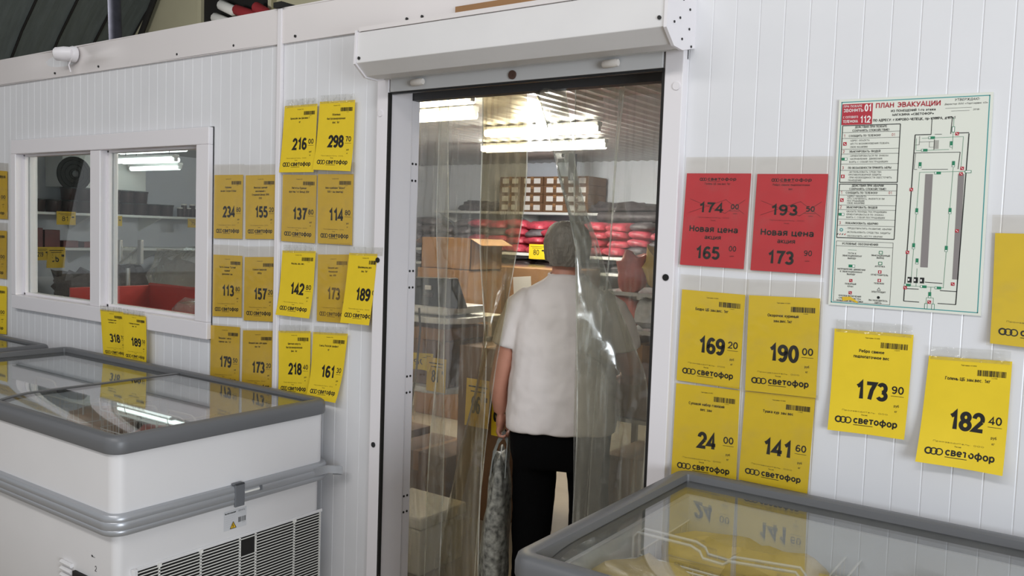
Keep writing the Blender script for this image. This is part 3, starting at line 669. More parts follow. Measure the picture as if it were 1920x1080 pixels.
price_sheet([(1268, 718.4), (1387, 732), (1380, 909), (1258.3, 889.6)], ['Суповой набор говяжий', 'вес зам'], '24', '00', 'yellow price sheet reading 24 00 just above the freezer corner', GR, sleeve=(-.03, 1.03, -.03, 1.02))
price_sheet([(1397.5, 733.2), (1528.6, 746.4), (1513.5, 925.7), (1384.7, 899.3)], ['Тушка кур зам вес'], '141', '60', 'yellow price sheet reading 141 60 just above the freezer rim', GR, sleeve=(-.03, 1.03, -.03, 1.02))
price_sheet([(1565, 616), (1713, 628), (1697, 823), (1554, 804)], ['Ребро свиное', 'подлопаточное вес'], '173', '90', 'yellow price sheet reading 173 90, taped under the evacuation plan', GR, curl=.012, wave=.003, Y=-.008)
price_sheet([(1742, 667), (1898, 678), (1882, 888), (1720, 861)], ['Голень ЦБ зам.вес. 1кг'], '182', '40', 'yellow price sheet reading 182 40, curling away from the wall', GR, curl=.028, wave=.004, Y=-.010)
price_sheet([(1866, 437), (2040, 441), (2032, 664), (1857, 643)], ['Крыло ЦБ', 'зам.вес. 1кг'], '98', '00', 'yellow price sheet in a sleeve, cut off by the edge beside the evacuation plan', GR, sleeve=SL, curl=.01, Y=-.008)
def red_sheet(c, lines, old, olds, new, news, label):
    F = sheet_frame(c, -.006); t = thing('sale_sheet', label, 'price sheet', F(A4W/2, A4H, 0), group='red sale price sheets')
    pp = sheet_mesh(F, 0, A4W, 0, A4H, 0, .0005).build('paper', 'red', t); INK = ['ink', 'ink_red']
    fl = Flat(F, A4W); logo(fl, .045, .165, .022, .0075); y = .036
    for ln in lines: fl.text(ln, .105, y, .0068, bold=.015, mi=1, res=1); y += .0125
    fl.build('product_lettering', INK, pp)
    fl = Flat(F, A4W); fl.text(old, .090, .124, .031, width=.082, bold=.075); fl.text(olds, .167, .112, .016, width=.026, bold=.05); fl.rect(.150, .182, .1165, .1175)
    fl.text('руб/кг', .170, .127, .004, bold=0, mi=1, res=1)
    for x0, x1 in ((.018, .138), (.136, .198)): fl.line(x0, .082, x1, .126, .0009, mi=1); fl.line(x0, .126, x1, .082, .0009, mi=1)
    fl.build('old_price_lettering', INK, pp)
    fl = Flat(F, A4W); fl.text('Производитель: ООО', .100, .142, .004, width=.105, bold=0, mi=1, res=1); fl.text('Россия', .100, .151, .004, bold=0, mi=1, res=1); fl.build('maker_lettering', INK, pp)
    fl = Flat(F, A4W); fl.text('Новая цена', .103, .186, .0185, width=.160, bold=.075); fl.text('акция', .103, .209, .0135, width=.054, bold=.05); fl.build('headline_lettering', INK, pp)
    fl = Flat(F, A4W); fl.text(new, .090, .272, .038, width=.080, bold=.075); fl.text(news, .170, .244, .0165, width=.024, bold=.03); fl.text('руб/кг', .170, .261, .004, bold=0, mi=1, res=1); fl.build('new_price_lettering', INK, pp)
    F2 = sheet_frame(c, -.0075)
    sheet_mesh(F2, -.03*A4W, 1.05*A4W, -.175*A4H, 1.03*A4H, .0006, .0004).build('plastic_sleeve', 'sleeve', t)
red_sheet([(1288, 325), (1408.6, 325.3), (1394.2, 504.5), (1274.7, 496.1)], ['Голень ЦБ зам.вес 1кг'], '174', '00', '165', '00', 'red sale price sheet reading 174 and new price 165, beside the door frame')
red_sheet([(1420, 326.1), (1552.8, 326.1), (1538, 515), (1407, 506.4)], ['Ребро свиное подлопаточное', 'вес'], '193', '50', '173', '90', 'red sale price sheet reading 193 50 and new price 173 90, beside the evacuation plan')

# ------------------------------------------------------------------ evacuation plan
PC = [at(1573.6, 187, Y=-.006), at(1863, 172.5, Y=-.006), at(1839, 592.5, Y=-.006), at(1553, 571, Y=-.006)]
def PF(u, v, h=0.0):
    s_, t_ = u/400, v/600
    p = (PC[0]*(1-s_)+PC[1]*s_)*(1-t_)+(PC[3]*(1-s_)+PC[2]*s_)*t_
    return Vector((p.x, -.0062-h, p.z))
t = thing('evacuation_plan', 'white evacuation plan board with teal border, red heading and floor plan', 'sign', PF(200, 600))
def PFb(u, v, h=0.0): return PF(u*400/A4W, v*600/A4H, h)
sheet_mesh(PFb, 0, A4W, 0, A4H, 0, .004, 2, 2).build('board', 'board', t)
fl = Flat(PF, 400)
for k in range(4):
    a = [(7, 7, 393, 9.5), (7, 590.5, 393, 593), (7, 7, 9.5, 593), (390.5, 7, 393, 593)][k]; fl.rect(a[0], a[2], a[1], a[3], h=.0003)
fl.build('border', 'teal', t)
fl = Flat(PF, 400)           # materials: 0 black 1 red 2 white 3 green 4 grey
fl.rect(10, 95, 14, 74, h=.0003, mi=1)
X = lambda st, x, y, c, al='c', w=None, b=.02, mi=0, sl_=0: fl.text(st, x, y, c, al, w, b, mi=mi, slant=sl_, h=.0007, res=1)
X('ПРИ ПОЖАРЕ', 14, 24, 6.5, 'l', 52, .02, 2); X('ЗВОНИТЬ', 14, 37, 9, 'l', 56, .05, 2); X('01', 73, 37, 20, 'l', 19, .05, 2)
X('С СОТОВОГО', 14, 55, 6.5, 'l', 42, .02, 2); X('ТЕЛЕФОНА', 14, 68, 8, 'l', 42, .03, 2); X('112', 62, 69, 19, 'l', 29, .05, 2)
X('ПЛАН ЭВАКУАЦИИ', 188, 29, 13.5, 'c', 170, .06, 1)
X('ИЗ ПОМЕЩЕНИЙ 1-го этажа', 203, 42, 6.2, 'c', 116, .05); X('МАГАЗИНА «СВЕТОФОР»', 203, 53, 6.2, 'c', 108, .06)
X('ПО АДРЕСУ: г.КИРОВО-ЧЕПЕЦК, пр-т.МИРА, д.67к1', 205, 67, 6.8, 'c', 214, .05)
X('УТВЕРЖДАЮ:', 338, 19, 6.5, 'c', 62, .01, 0, .2); X('Директор ООО «Торгсервис 43»', 335, 29, 4.6, 'c', 105, .01, 0, .2)
fl.line(285, 38, 350, 38, .7); fl.line(300, 46, 345, 46, .7); X('2018г.', 362, 46, 4.5, 'c', 18, 0, 0, .2)
def rectl(x0, y0, x1, y1, t_, mi=0):
    fl.line(x0, y0, x1, y0, t_, mi=mi); fl.line(x0, y1, x1, y1, t_, mi=mi); fl.line(x0, y0, x0, y1, t_, mi=mi); fl.line(x1, y0, x1, y1, t_, mi=mi)
def table(y0, rows, x0=14, x1=172):
    y = y0
    for hgt, kind, txts in rows:
        if kind == 'head':
            for k, s_ in enumerate(txts): X(s_, 93, y+(k+1)*hgt/len(txts)-2, 6, 'c', 4.6*len(s_), .03)
        elif kind == 'num': X(txts[0], 21, y+hgt-3, 9, 'c', None, 0, 1); X(txts[1], 36, y+hgt-4, 6, 'l', min(118, 4.8*len(txts[1])), .03)
        elif kind == 'num01': X(txts[0], 21, y+hgt-3, 9, 'c', None, 0, 1); X(txts[1], 33, y+hgt-4, 6, 'l', 88, .02); X('01', 155, y+hgt-3.5, 8, 'c', None, -.01, 1)
        else:
            for k, s_ in enumerate(txts): X(s_, 38, y+(k+1)*(hgt-3)/len(txts)-.5, 5, 'l', min(126, 4.1*len(s_)), 0)
            cy = y+hgt/2
            if kind == 'phone': fl.rect(18, 28, cy-5, cy+5, mi=1); fl.line(20.5, cy-2, 25.5, cy+3, 1.8, h=.0009, mi=2)
            if kind == 'exit': fl.rect(16, 32, cy-4, cy+4, mi=3); fl.rect(25, 31, cy-3, cy+3, h=.0009, mi=2)
            if kind == 'fire': fl.rect(17, 27, cy-5, cy+5, mi=1); fl.rect(20.5, 23.5, cy-3, cy+3, h=.0009, mi=2)
            if kind == 'info':
                fl.ringm(26, cy-5, 5, 2.4, mi=5)
                for k in range(4): fl.line(14+k*7, cy+10, 18+k*7, cy+6, 2, mi=1 if k % 2 else 0)
        fl.line(x0, y+hgt, x1, y+hgt, .9); y += hgt
    rectl(x0, y0, x1, y, 2.2)
table(76, [(20, 'head', ['ДЕЙСТВИЯ ПРИ ПОЖАРЕ', 'СОХРАНЯТЬ СПОКОЙСТВИЕ!']), (17, 'num01', ['1', 'СООБЩИТЬ ПО ТЕЛЕФОНУ']), (31, 'phone', ['АДРЕС ОБЪЕКТА', 'МЕСТО ВОЗНИКНОВЕНИЯ ПОЖАРА', 'СВОЮ ФАМИЛИЮ']),
           (14, 'num', ['2', 'ЭВАКУИРОВАТЬ ЛЮДЕЙ']), (29, 'exit', ['-ОРИЕНТИРОВАТЬСЯ ПО ЗНАКАМ', ' НАПРАВЛЕНИЯ  ДВИЖЕНИЯ', 'ВЗЯТЬ С СОБОЙ ПОСТРАДАВШИХ']), (18, 'num', ['3', 'ПО ВОЗМОЖНОСТИ ПРИНЯТЬ МЕРЫ']), (35, 'fire', ['-ИСПОЛЬЗОВАТЬ СРЕДСТВА', 'ПРОТИВОПОЖАРНОЙ ЗАЩИТЫ', '-ПРИ НЕОБХОДИМОСТИ ОБЕСТОЧИТЬ', 'ПОМЕЩЕНИЕ'])])
table(245, [(19, 'head', ['ДЕЙСТВИЯ ПРИ АВАРИИ', 'СОХРАНЯТЬ СПОКОЙСТВИЕ!']), (13, 'num01', ['1', 'СООБЩИТЬ ПО ТЕЛЕФОНУ']), (29, 'phone', ['АДРЕС ОБЪЕКТА', 'ЧТО СЛУЧИЛОСЬ, ИМЕЮТСЯ ЛИ', 'ПОСТРАДАВШИЕ', 'СВОЮ ФАМИЛИЮ']), (13, 'num', ['2', 'ЭВАКУИРОВАТЬ ЛЮДЕЙ']),
            (28, 'exit', ['ОКАЗАТЬ ПОМОЩЬ ПОСТРАДАВШИМ', 'ОРИЕНТИРОВАТЬСЯ ПО ЗНАКАМ', 'ВЗЯТЬ С СОБОЙ ПОСТРАДАВШИХ']), (18, 'num', ['3', 'ЛОКАЛИЗОВАТЬ АВАРИЮ']), (36, 'info', ['- ПРЕДОТВРАТИТЬ РАЗВИТИЕ АВАРИИ', '- ИСПОЛЬЗОВАТЬ СРЕДСТВА ЗАЩИТЫ', '- ОБОЗНАЧИТЬ МЕСТО АВАРИИ'])])
rectl(14, 411, 170, 425, .9); rectl(14, 425, 170, 588, .9); X('УСЛОВНЫЕ ОБОЗНАЧЕНИЯ', 80, 421, 6.2, 'c', 100, .03)
yl, yr = 436, 440
for lines_, kind in ((['ПУТИ К', 'ЭВАКУАЦИОННОМУ', 'ВЫХОДУ'], 'l'), (['НАПРАВЛЕНИЕ ДВИЖЕНИЯ', 'К ЭВАКУАЦИОННОМУ', 'ВЫХОДУ'], 'e'), (['ПОЖАРНЫЙ', 'КРАН'], 'r'), (['КНОПКИ ВКЛЮЧЕНИЯ', 'СРЕДСТВ И СИСТЕМ', 'ПОЖАРНОЙ АВТОМАТИКИ'], 'r')):
    if kind == 'l': fl.line(48, yl, 72, yl, .8, mi=3)
    if kind == 'e': fl.rect(52, 70, yl-4, yl+4, mi=3); fl.rect(63, 69, yl-3, yl+3, h=.0009, mi=2)
    if kind == 'r': fl.rect(56, 65, yl-4.5, yl+4.5, mi=1); fl.line(58, yl-3, 63, yl+3, 1, h=.0009, mi=2)
    for k, s_ in enumerate(lines_): X(s_, 60, yl+12+k*7.2, 4.6, 'c', 3.9*len(s_), .03)
    yl += 17+7.2*len(lines_)+(8 if kind == 'l' else 4)
for lines_, kind in ((['ЭВАКУАЦИОННЫЙ', 'ВЫХОД'], 'g'), (['АПТЕЧКА'], 'g'), (['ОГНЕТУШИТЕЛЬ'], 'r'), (['ТЕЛЕФОН'], 'r'), (['ЭЛЕКТРОЩИТ'], 't'), (['ВЫ НАХОДИТЕСЬ', 'ЗДЕСЬ'], 'k')):
    if kind == 'g': rectl(134, yr-4, 143, yr+4, 1.6, 3)
    if kind == 'r': fl.rect(134, 143, yr-4.5, yr+4.5, mi=1); fl.rect(137, 140, yr-3, yr+3, h=.0009, mi=2)
    if kind == 't': fl.line(134, yr+4, 138.5, yr-4, 1); fl.line(143, yr+4, 138.5, yr-4, 1); fl.line(134, yr+4, 143, yr+4, 1)
    if kind == 'k': fl.ringm(138.5, yr, 4, 4)
    for k, s_ in enumerate(lines_): X(s_, 138, yr+11+k*6.5, 4.6, 'c', 3.9*len(s_), .03)
    yr += 18+6.5*len(lines_)
# floor plan
for a in ((212, 108, 206, 574, 2.6), (347, 108, 338, 574, 2.6), (212, 108, 253, 108, 2.2), (253, 108, 253, 62, 1.6), (253, 62, 267, 62, 1.6), (289, 62, 304, 62, 1.6), (304, 62, 302, 108, 1.8), (320, 106, 347, 106, 2.2),
          (206, 574, 246, 574, 2), (293, 574, 338, 574, 2), (208, 538, 243, 538, 2), (297, 538, 339, 538, 2), (258, 517, 302, 518, 2), (262, 108, 280, 108, 1.2),
          (212, 158, 328, 158, 1.4), (216, 158, 214, 204, 1), (328, 158, 325, 204, 1.6), (214, 204, 222, 204, 1), (234, 204, 300, 204, 1.2), (224, 112, 224, 136, .9), (214, 136, 224, 136, .9), (224, 128, 262, 128, .8), (262, 122, 262, 150, 1.6), (250, 128, 250, 143, .7), (250, 143, 262, 143, .7)):
    fl.line(*a)
for k in range(8): fl.line(264+k*1.3, 124, 264+k*1.3, 148, .5, mi=4)
fl.rect(244, 263, 217, 476, mi=4); fl.rect(326, 341, 217, 505, mi=4)
for x in (213, 229, 245): fl.rect(x, x+11, 505, 521); fl.rect(x+1, x+5, 510, 516, h=.0009, mi=2)
for a in ((229, 212, 222, 530), (313, 200, 305, 530), (216, 530, 306, 530), (274, 530, 273, 560), (264, 560, 282, 560), (264, 560, 264, 582), (282, 560, 282, 582), (229, 212, 352, 210), (236, 480, 236, 530), (308, 64, 308, 150), (230, 118, 334, 116), (334, 116, 332, 200), (216, 118, 216, 150), (216, 152, 300, 150)):
    fl.line(*a, .9, mi=3)
def arrow(x, y, vert, pale=False):
    w_, h_ = (3.6, 8) if vert else (8, 3.6)
    fl.rect(x-w_, x+w_, y-h_, y+h_, h=.0009, mi=3)
    if pale: fl.rect(x-w_+1.4, x+w_-1.4, y-h_+1.4, y+h_-1.4, h=.0011, mi=2)
    elif vert: fl.rect(x-w_+1, x+w_-1, y+h_-4.5, y+h_-1, h=.0011, mi=2)
    else: fl.rect(x-w_+1, x-w_+4.5, y-h_+1, y+h_-1, h=.0011, mi=2)
for x, y, v in ((255, 117, 0), (238, 151, 0), (305, 136, 1), (229, 192, 1), (313, 190, 1), (275, 214, 0), (227, 320, 1), (311, 318, 1), (224, 418, 1), (307, 422, 1), (235, 460, 1), (213, 528, 0), (255, 530, 0), (292, 531, 0), (272, 552, 1)): arrow(x, y, v)
for x, y, v in ((308, 96, 1), (350, 211, 0), (264, 584, 1), (282, 584, 1)): arrow(x, y, v, True)
for x, y in ((318, 108), (335, 202), (333, 217), (210, 260), (209, 436), (208, 536), (331, 372), (328, 518), (272, 572)):
    fl.rect(x-4.5, x+4.5, y-4.5, y+4.5, h=.0009, mi=1); fl.line(x-2.5, y-2.5, x+2.5, y+2.5, 1.2, h=.0011, mi=2)
fl.build('plan_print', ['sign_black', 'sign_red', 'sign_white', 'sign_green', 'sign_grey', 'teal'], t)
fl = Flat(PF, 400); fl.poly([(38, 574), (62, 572), (84, 586), (82, 590), (62, 582), (40, 586)], h=.0013); fl.build('yellow_scrap', 'yellow_old', t)
# ------------------------------------------------------------------ chest freezers
def freezer(X0, X1, Y0, Y1, label, right_end=True, detail=True):
    t = thing('chest_freezer', label, 'freezer', ((X0+X1)/2, (Y0+Y1)/2, 0), group='glass-top chest freezers')
    R = .055
    L = lambda off, z: ring_at(X0, X1, Y0, Y1, R, off, z)
    # lower body, upper body with open tub
    MB().loft([L(-.03, .10), L(-.024, .11), L(-.024, .53)]).build('lower_body', 'fr_white', t, smooth=True)
    mb = MB(); mb.loft([L(-.012, .53), L(-.012, .80)], cap=False)
    mb.loft([L(-.012, .53), L(-.06, .53)], cap=False); mb.loft([L(-.012, .80), L(-.06, .80)], cap=False)
    mb.loft([L(-.06, .80), L(-.06, .30)], cap=False); mb.add(L(-.06, .30), [tuple(range(len(L(0, 0))))])
    mb.build('upper_body', 'fr_white', t, smooth=True, normals=False)
    MB().loft([L(-.062, .798), L(-.0625, .315)], cap=False).build('inner_liner', 'fr_in', t, smooth=True, normals=False)
    mb = MB(); mb.loft([L(-.012, .802), L(.0, .804), L(.003, .812), L(.003, .842), L(-.002, .857), L(-.012, .864), L(-.035, .865), L(-.045, .861), L(-.047, .850), L(-.047, .79)], cap=False)
    mb.build('rim', 'rim', t, smooth=True, normals=False)
    prof = [(-.02, .518), (0.0, .520), (.008, .524), (.012, .532), (.0125, .541), (.0105, .5435), (.0125, .546), (.0145, .558), (.0135, .570), (.0115, .5725), (.0130, .575), (.012, .587), (.006, .595), (-.02, .598)]
    mb = MB(); mb.loft([ring_at(X0, X1, Y0, Y1, R, o, z) for o, z in prof], cap=False)
    if right_end:       # the loop end that stands off the back corner
        pts = [(X1+.006, Y1-.10, .566), (X1+.022, Y1-.03, .568), (X1+.055, Y1-.004, .568), (X1+.066, Y1+.012, .564), (X1+.05, Y1+.022, .556), (X1+.012, Y1+.012, .552)]
        mb.loft([[Vector(p)+Vector((0, 0, -.018)), Vector(p)+Vector((.006, 0, -.016)), Vector(p)+Vector((.006, 0, .016)), Vector(p)+Vector((0, 0, .018))] for p in pts])
    mb.build('bumper_band', 'band', t, smooth=True, normals=False)
    # lids
    xm = X0+(X1-X0)*.525
    def lid(x0, x1, dz):
        prof = []; n = 16
        ya, yb = Y0+.045, Y1-.047
        for i in range(n+1):
            s_ = i/n; y = ya+(yb-ya)*(s_**1.5)
            d = max(0, (.20-(y-ya))/.20)
            prof.append((y, .853+dz-.032*d**2.2))
        poly = prof+[(y, z-.004) for y, z in reversed(prof)]
        return MB().prism(poly, 'x', x0, x1).build('glass_lid', 'lid', t, smooth=True)
    lid(X0+.047, xm+.02, -.012); lid(xm-.01, X1-.047, -.002)
    mb = MB(); n = 12; rings = []
    ya, yb = Y0+.045, Y1-.047
    for i in range(n+1):
        s_ = i/n; y = ya+(yb-ya)*(s_**1.5); d = max(0, (.20-(y-ya))/.20); z = .854-.032*d**2.2
        rings.append([(xm-.012, y, z), (xm+.012, y, z), (xm+.012, y, z-.018), (xm-.012, y, z-.018)])
    mb.loft(rings); mb.build('divider_bar', 'rim', t)
    for x in (X0+.15, X1-.15):
        for y in (Y0+.15, Y1-.15):
            mb = MB(); mb.cyl((x-.016, y, .04), (1, 0, 0), .04, .032, 16); mb.box(x-.02, x+.02, y-.02, y+.02, .07, .11); mb.build('caster', 'cable', t, smooth=True)
    if detail:
        xf = X1-.024
        MB().box(xf-.001, xf+.0012, -.935, -.09, .08, .372).build('vent_shade_panel', 'dark', t)  # flat dark panel paints the shade behind the slats, body is closed
        mb = MB()
        z = .366; k = 0
        while z > .085:
            ranges = [(-.935, -.50), (-.425, -.09)] if 1 <= k <= 5 else [(-.935, -.09)]
            for a, b in ranges: mb.box(xf+.005, xf+.0075, a, b, z-.0016, z+.0016)
            z -= .0118; k += 1
        for y in (-.935, -.845, -.675, -.50, -.425, -.23, -.09): mb.box(xf+.002, xf+.0075, y-.003, y+.003, .08, .372)
        for y in (-.845, -.675, -.23): mb.box(xf+.001, xf+.012, y-.006, y+.006, .365, .378)
        mb.build('vent_grille', 'wire', t)
        mb = MB(); mb.box(xf+.0, xf+.020, -.95, -.935, .07, .385); mb.box(xf, xf+.004, -.95, -.075, .372, .385); mb.build('vent_surround', 'fr_white', t, bevel=.002)
        F = lambda u, v, h=0: Vector((xf+.0006+h, -.572+u, .492-v))
        fl = Flat(F, 1); fl.rect(0, .104, 0, .076, h=.0003); lb = fl.build('rating_label', 'label', t)
        fl = Flat(F, 1); fl.text('Ларь низкотемпературный', .004, .012, .006, 'l', .05, .03); fl.text('220 В 50 Гц', .066, .012, .006, 'l', .03, .0)
        for k in range(6): fl.text('- - - - - - -', .004, .024+k*.008, .006, 'l', .045, -.01)
        barcode(fl, .066, .1, .035, .055, 5); fl.build('label_print', 'ink', lb)
        fl = Flat(F, 1); fl.poly([(.028, .072), (.056, .072), (.042, .046)], h=.0008); wl = fl.build('warning_sticker', 'warn', t)
        fl = Flat(F, 1)
        for a, b in (((.028, .072), (.056, .072)), ((.056, .072), (.042, .046)), ((.042, .046), (.028, .072)), ((.042, .053), (.040, .062)), ((.040, .062), (.043, .061)), ((.043, .061), (.041, .069))): fl.line(*a, *b, .0022, h=.0012)
        fl.build('warning_mark', 'ink', wl)
        mb = MB(); mb.box(X1+.008, X1+.018, -.552, -.508, .514, .604); mb.box(X1-.01, X1+.018, -.552, -.508, .596, .604); cl = mb.build('band_clip', 'clip', t, bevel=.003)
        mb = MB(); mb.box(X1+.0105, X1+.0155, -.506, -.43, .560, .567); mb.build('band_slot', 'paper', t)
        mb = MB(); mb.box(X1+.0105, X1+.016, -.436, -.424, .555, .573); mb.build('slot_end', 'clip', t)
        yf = Y0+.024
        c0_ = at(141, 1068, Y=yf); mb = MB(); mb.box(c0_.x, c0_.x+.16, yf-.012, yf+.002, c0_.z-.12, c0_.z); cp = mb.build('control_panel', 'dark', t, bevel=.003)
        for z in (c0_.z+.012, c0_.z-.012, c0_.z-.036): MB().tube([(c0_.x-.085, yf-.006, z), (c0_.x-.012, yf-.006, z)], .008, 8).build('panel_rib', 'fr_white', t, smooth=True)
        mb = MB(); mb.box(c0_.x+.03, c0_.x+.075, yf-.020, yf-.010, c0_.z-.065, c0_.z-.015); mb.build('rocker_switch', 'switch', cp, bevel=.004)
        c1_ = at(171, 1040, Y=yf)
        F = lambda u, v, h=0: Vector((c1_.x+u, yf-.0008-h, c1_.z-v))
        fl = Flat(F, 1); fl.text('2', .032, .052, .020, bold=.0); fl.line(.004, .0, .016, .004, .003); fl.line(.016, .004, .027, .0035, .0014); fl.ringm(.008, .002, .004, .002); fl.build('panel_marks', 'ink', t)
    return t
freezer(-4.85, -2.70, -1.03, -.062, 'white chest freezer with grey rim and vent grille, standing under the window and price sheets')
freezer(-1.10, .95, -1.0, -.045, 'white chest freezer with grey rim before the doorway, reflecting the sheet reading 24', False, False)
freezer(-7.1, -4.965, -1.05, -.10, 'white chest freezer beyond the freezer under the window, only its rim corner showing', False, False)

def basket(loc, label, sx=.46, sy=.40, group=None):
    t = thing('wire_basket', label, 'basket', loc, group=group)
    mb = MB(); h = .26
    x0, x1, y0, y1 = -sx/2, sx/2, -sy/2, sy/2
    for z, r in ((0, .0032), (-h/3, .002), (-2*h/3, .002), (-h, .0028)):
        mb.tube([(p[0], p[1], z) for p in rrect(x0, x1, y0, y1, .03, 3)], r, 5, closed=True)
    nx, ny = 11, 9
    for i in range(1, nx):
        x = x0+sx*i/nx; mb.tube([(x, y0, 0), (x, y0, -h), (x, y1, -h), (x, y1, 0)], .0016, 4)
    for i in range(1, ny):
        y = y0+sy*i/ny; mb.tube([(x0, y, 0), (x0, y, -h), (x1, y, -h), (x1, y, 0)], .0016, 4)
    mb.build('wire_frame', 'wire', t, local=True, smooth=True)
    for y in (y0+.006, y1-.006):
        q = [(x0+.01, y, -.05), (x0+.01, y, .062), (x0+.022, y, .075), (-.06, y, .075), (-.035, y, .066), (-.025, y, .050), (.03, y, .048), (.045, y, .060), (x1-.022, y, .075), (x1-.01, y, .062), (x1-.01, y, -.05)]
        mb = MB(); mb.tube(q, .0042, 7); mb.build('handle', 'wire', t, local=True, smooth=True)
    return t
def pillow(mb, sx, sy, sz, seed, nu=14, nv=8, amp=.10):
    rings = []
    for k in range(nv+1):
        ph = math.pi*(k/nv-.5)*.99; ring = []
        for i in range(nu):
            q = 2*math.pi*i/nu
            sg = lambda v, e: math.copysign(abs(v)**e, v)
            x = sx*sg(math.cos(ph), .55)*sg(math.cos(q), .5); y = sy*sg(math.cos(ph), .55)*sg(math.sin(q), .5); z = sz*sg(math.sin(ph), .9)
            nz = noise.noise(Vector((x*14+seed, y*14, z*20)))
            f = 1+amp*nz
            ring.append((x*f, y*f, z*(1+amp*2.5*nz)))
        rings.append(ring)
    return mb.loft(rings)
def bag(name, label, cat, sx, sy, sz, material, seed, loc, rz=0, group=None, amp=.12):
    o = pillow(MB(), sx, sy, sz, seed, amp=amp).build(name, material, None, smooth=True)
    o.location = loc; o.rotation_euler = (0, 0, rz); tag(o, label, cat, group); return o
GB = 'wire baskets in the freezer before the doorway'
bk = basket((-.80, -.275, .722), 'white wire basket behind glass under the sheet reading 141', .47, .40, GB)
dup(bk, (-.80, -.70, .722), label='white wire basket under glass, in front of the basket below the sheet reading 141')
dup(bk, (-.29, -.275, .722), label='white wire basket against the wall beside the one below the sheet reading 141')
dup(bk, (-.29, -.70, .722), label='white wire basket under glass, in front of the second wall-side basket')
GB2 = 'wire baskets in the freezer under the window'
dup(bk, (-3.02, -.28, .722), label='white wire basket under glass at the corner below the sheet reading 173', group=GB2)
dup(bk, (-3.02, -.72, .722), label='white wire basket under glass at the front corner beside the vented end', group=GB2)
dup(bk, (-3.55, -.28, .722), label='white wire basket under glass beside the divider bar, wall side', group=GB2)
dup(bk, (-4.15, -.28, .722), label='white wire basket under glass below the sheets reading 318 and 189', group=GB2)
GF_ = 'bags of frozen poultry'
for k, (x, y, z, rz, m_, d) in enumerate(((-.90, -.25, .66, .3, 'meatbag', 'pale yellow frozen bag under the reflected 24'), (-.70, -.30, .675, -.4, 'meatbag', 'pale yellow frozen bag under the reflected 141'),
        (-.80, -.72, .64, .1, 'meatbag', 'pale yellow bag in the front basket by the freezer corner'), (-.92, -.66, .70, 1.2, 'meatbag', 'crumpled pale bag on top in the front corner basket'),
        (-.36, -.26, .63, .2, 'meat', 'pale pink frozen meat pack in the second wall-side basket'), (-.18, -.28, .64, -.5, 'meat', 'pinkish frozen pack at the picture edge of the freezer'),
        (-.34, -.66, .65, .5, 'meatbag', 'yellowish bag in the second front basket'), (-.18, -.74, .63, .0, 'meat', 'pink frozen pack in the second front basket'),
        (-.52, -.48, .50, .4, 'meat', 'pale frozen pack between the four baskets'))):
    bag('frozen_bag', d, 'frozen food', .145, .11, .075, m_, k*3.1, (x, y, z), rz, GF_, .2)
for k, (x, y, z, m_, d) in enumerate(((-3.05, -.26, .59, 'meatbag', 'yellowish frozen bag below the reflected 173'), (-2.95, -.70, .57, 'pack_p', 'pinkish pack in the basket at the vented end'), (-3.52, -.30, .58, 'pack_p', 'pink pack in the basket beside the divider bar'),
        (-4.1, -.28, .58, 'meat', 'pale pack below the sheets reading 318 and 189'), (-3.5, -.72, .45, 'meatbag', 'yellow bag lying low beside the divider bar'), (-4.2, -.72, .45, 'meat', 'pale pack lying low beyond the divider bar'))):
    bag('frozen_bag', d, 'frozen food', .17, .13, .07, m_, k*5.7+1, (x, y, z), .3*k, 'packs in the freezer under the window', .2)

# ------------------------------------------------------------------ camera on the trim
def dome_cam(loc, rz, label, s_=1.0):
    t = thing('security_camera', label, 'camera', loc, rz)
    mb = MB(); mb.tube([(0, 0, 0), (0, -.012, 0), (0, -.03, -.002), (0, -.034, -.002)], [.036*s_, .036*s_, .03*s_, .012*s_], 18); mb.build('mount', 'frame', t, local=True, smooth=True)
    mb = MB(); a = Vector((-.02, -.03, .0)); d = Vector((-.75, -.66, -.06)).normalized()
    mb.tube([a+d*q*s_ for q in (-.03, -.024, .012, .05, .056)], [.014*s_, .03*s_, .033*s_, .029*s_, .024*s_], 18); mb.build('camera_body', 'frame', t, local=True, smooth=True)
    mb = MB(); mb.tube([a+d*q*s_ for q in (.053, .059)], .018*s_, 16); mb.build('lens', 'lens', t, local=True)
    mb = MB(); mb.tube([(.0, -.02, -.03), (-.02, -.024, -.06), (-.01, -.018, -.1)], .003*s_, 6); mb.build('lead', 'frame', t, local=True)
    return t
dome_cam((-4.88, -.012, 2.515), 0, 'small white security camera on the wall trim above the window', 1.25)

# ------------------------------------------------------------------ hall behind, above the cold store
mb = MB(); mb.box(-24, 8, 8, 8.15, 0, 7.6); struct(mb.build('wall_hall', 'hall'), 'beige end wall of the hall above the cold store')
mb = MB(); xc, zc, R_ = -10.6, -2.0, 10.4
n = 60; prof = [(xc+R_*math.cos(math.radians(168-i*108/n)), zc+R_*math.sin(math.radians(168-i*108/n))) for i in range(n+1)]
ny = int(16/.12); ys = [8-k*.12 for k in range(ny+1)]
for j in range(ny+1):
    pass
rings = []
for j, y in enumerate(ys):
    d = .03 if j % 6 in (0,) else (.008 if j % 2 else 0)
    rings.append([(xc+(p[0]-xc)*(R_-d)/R_, y, zc+(p[1]-zc)*(R_-d)/R_) for p in prof])
mb.loft(rings, cap=False, closed=False)
struct(mb.build('ceiling_hall', 'roof', normals=False), 'dark ribbed arched roof of the hall')
for j in range(0, ny, 6):
    y = ys[j]; struct(MB().tube([(xc+(p[0]-xc)*(R_-.04)/R_, y, zc+(p[1]-zc)*(R_-.04)/R_) for p in prof[::3]], .024, 6).build('trim_%d' % (6+j//6), 'dark'), 'dark seam rib on the arched roof')
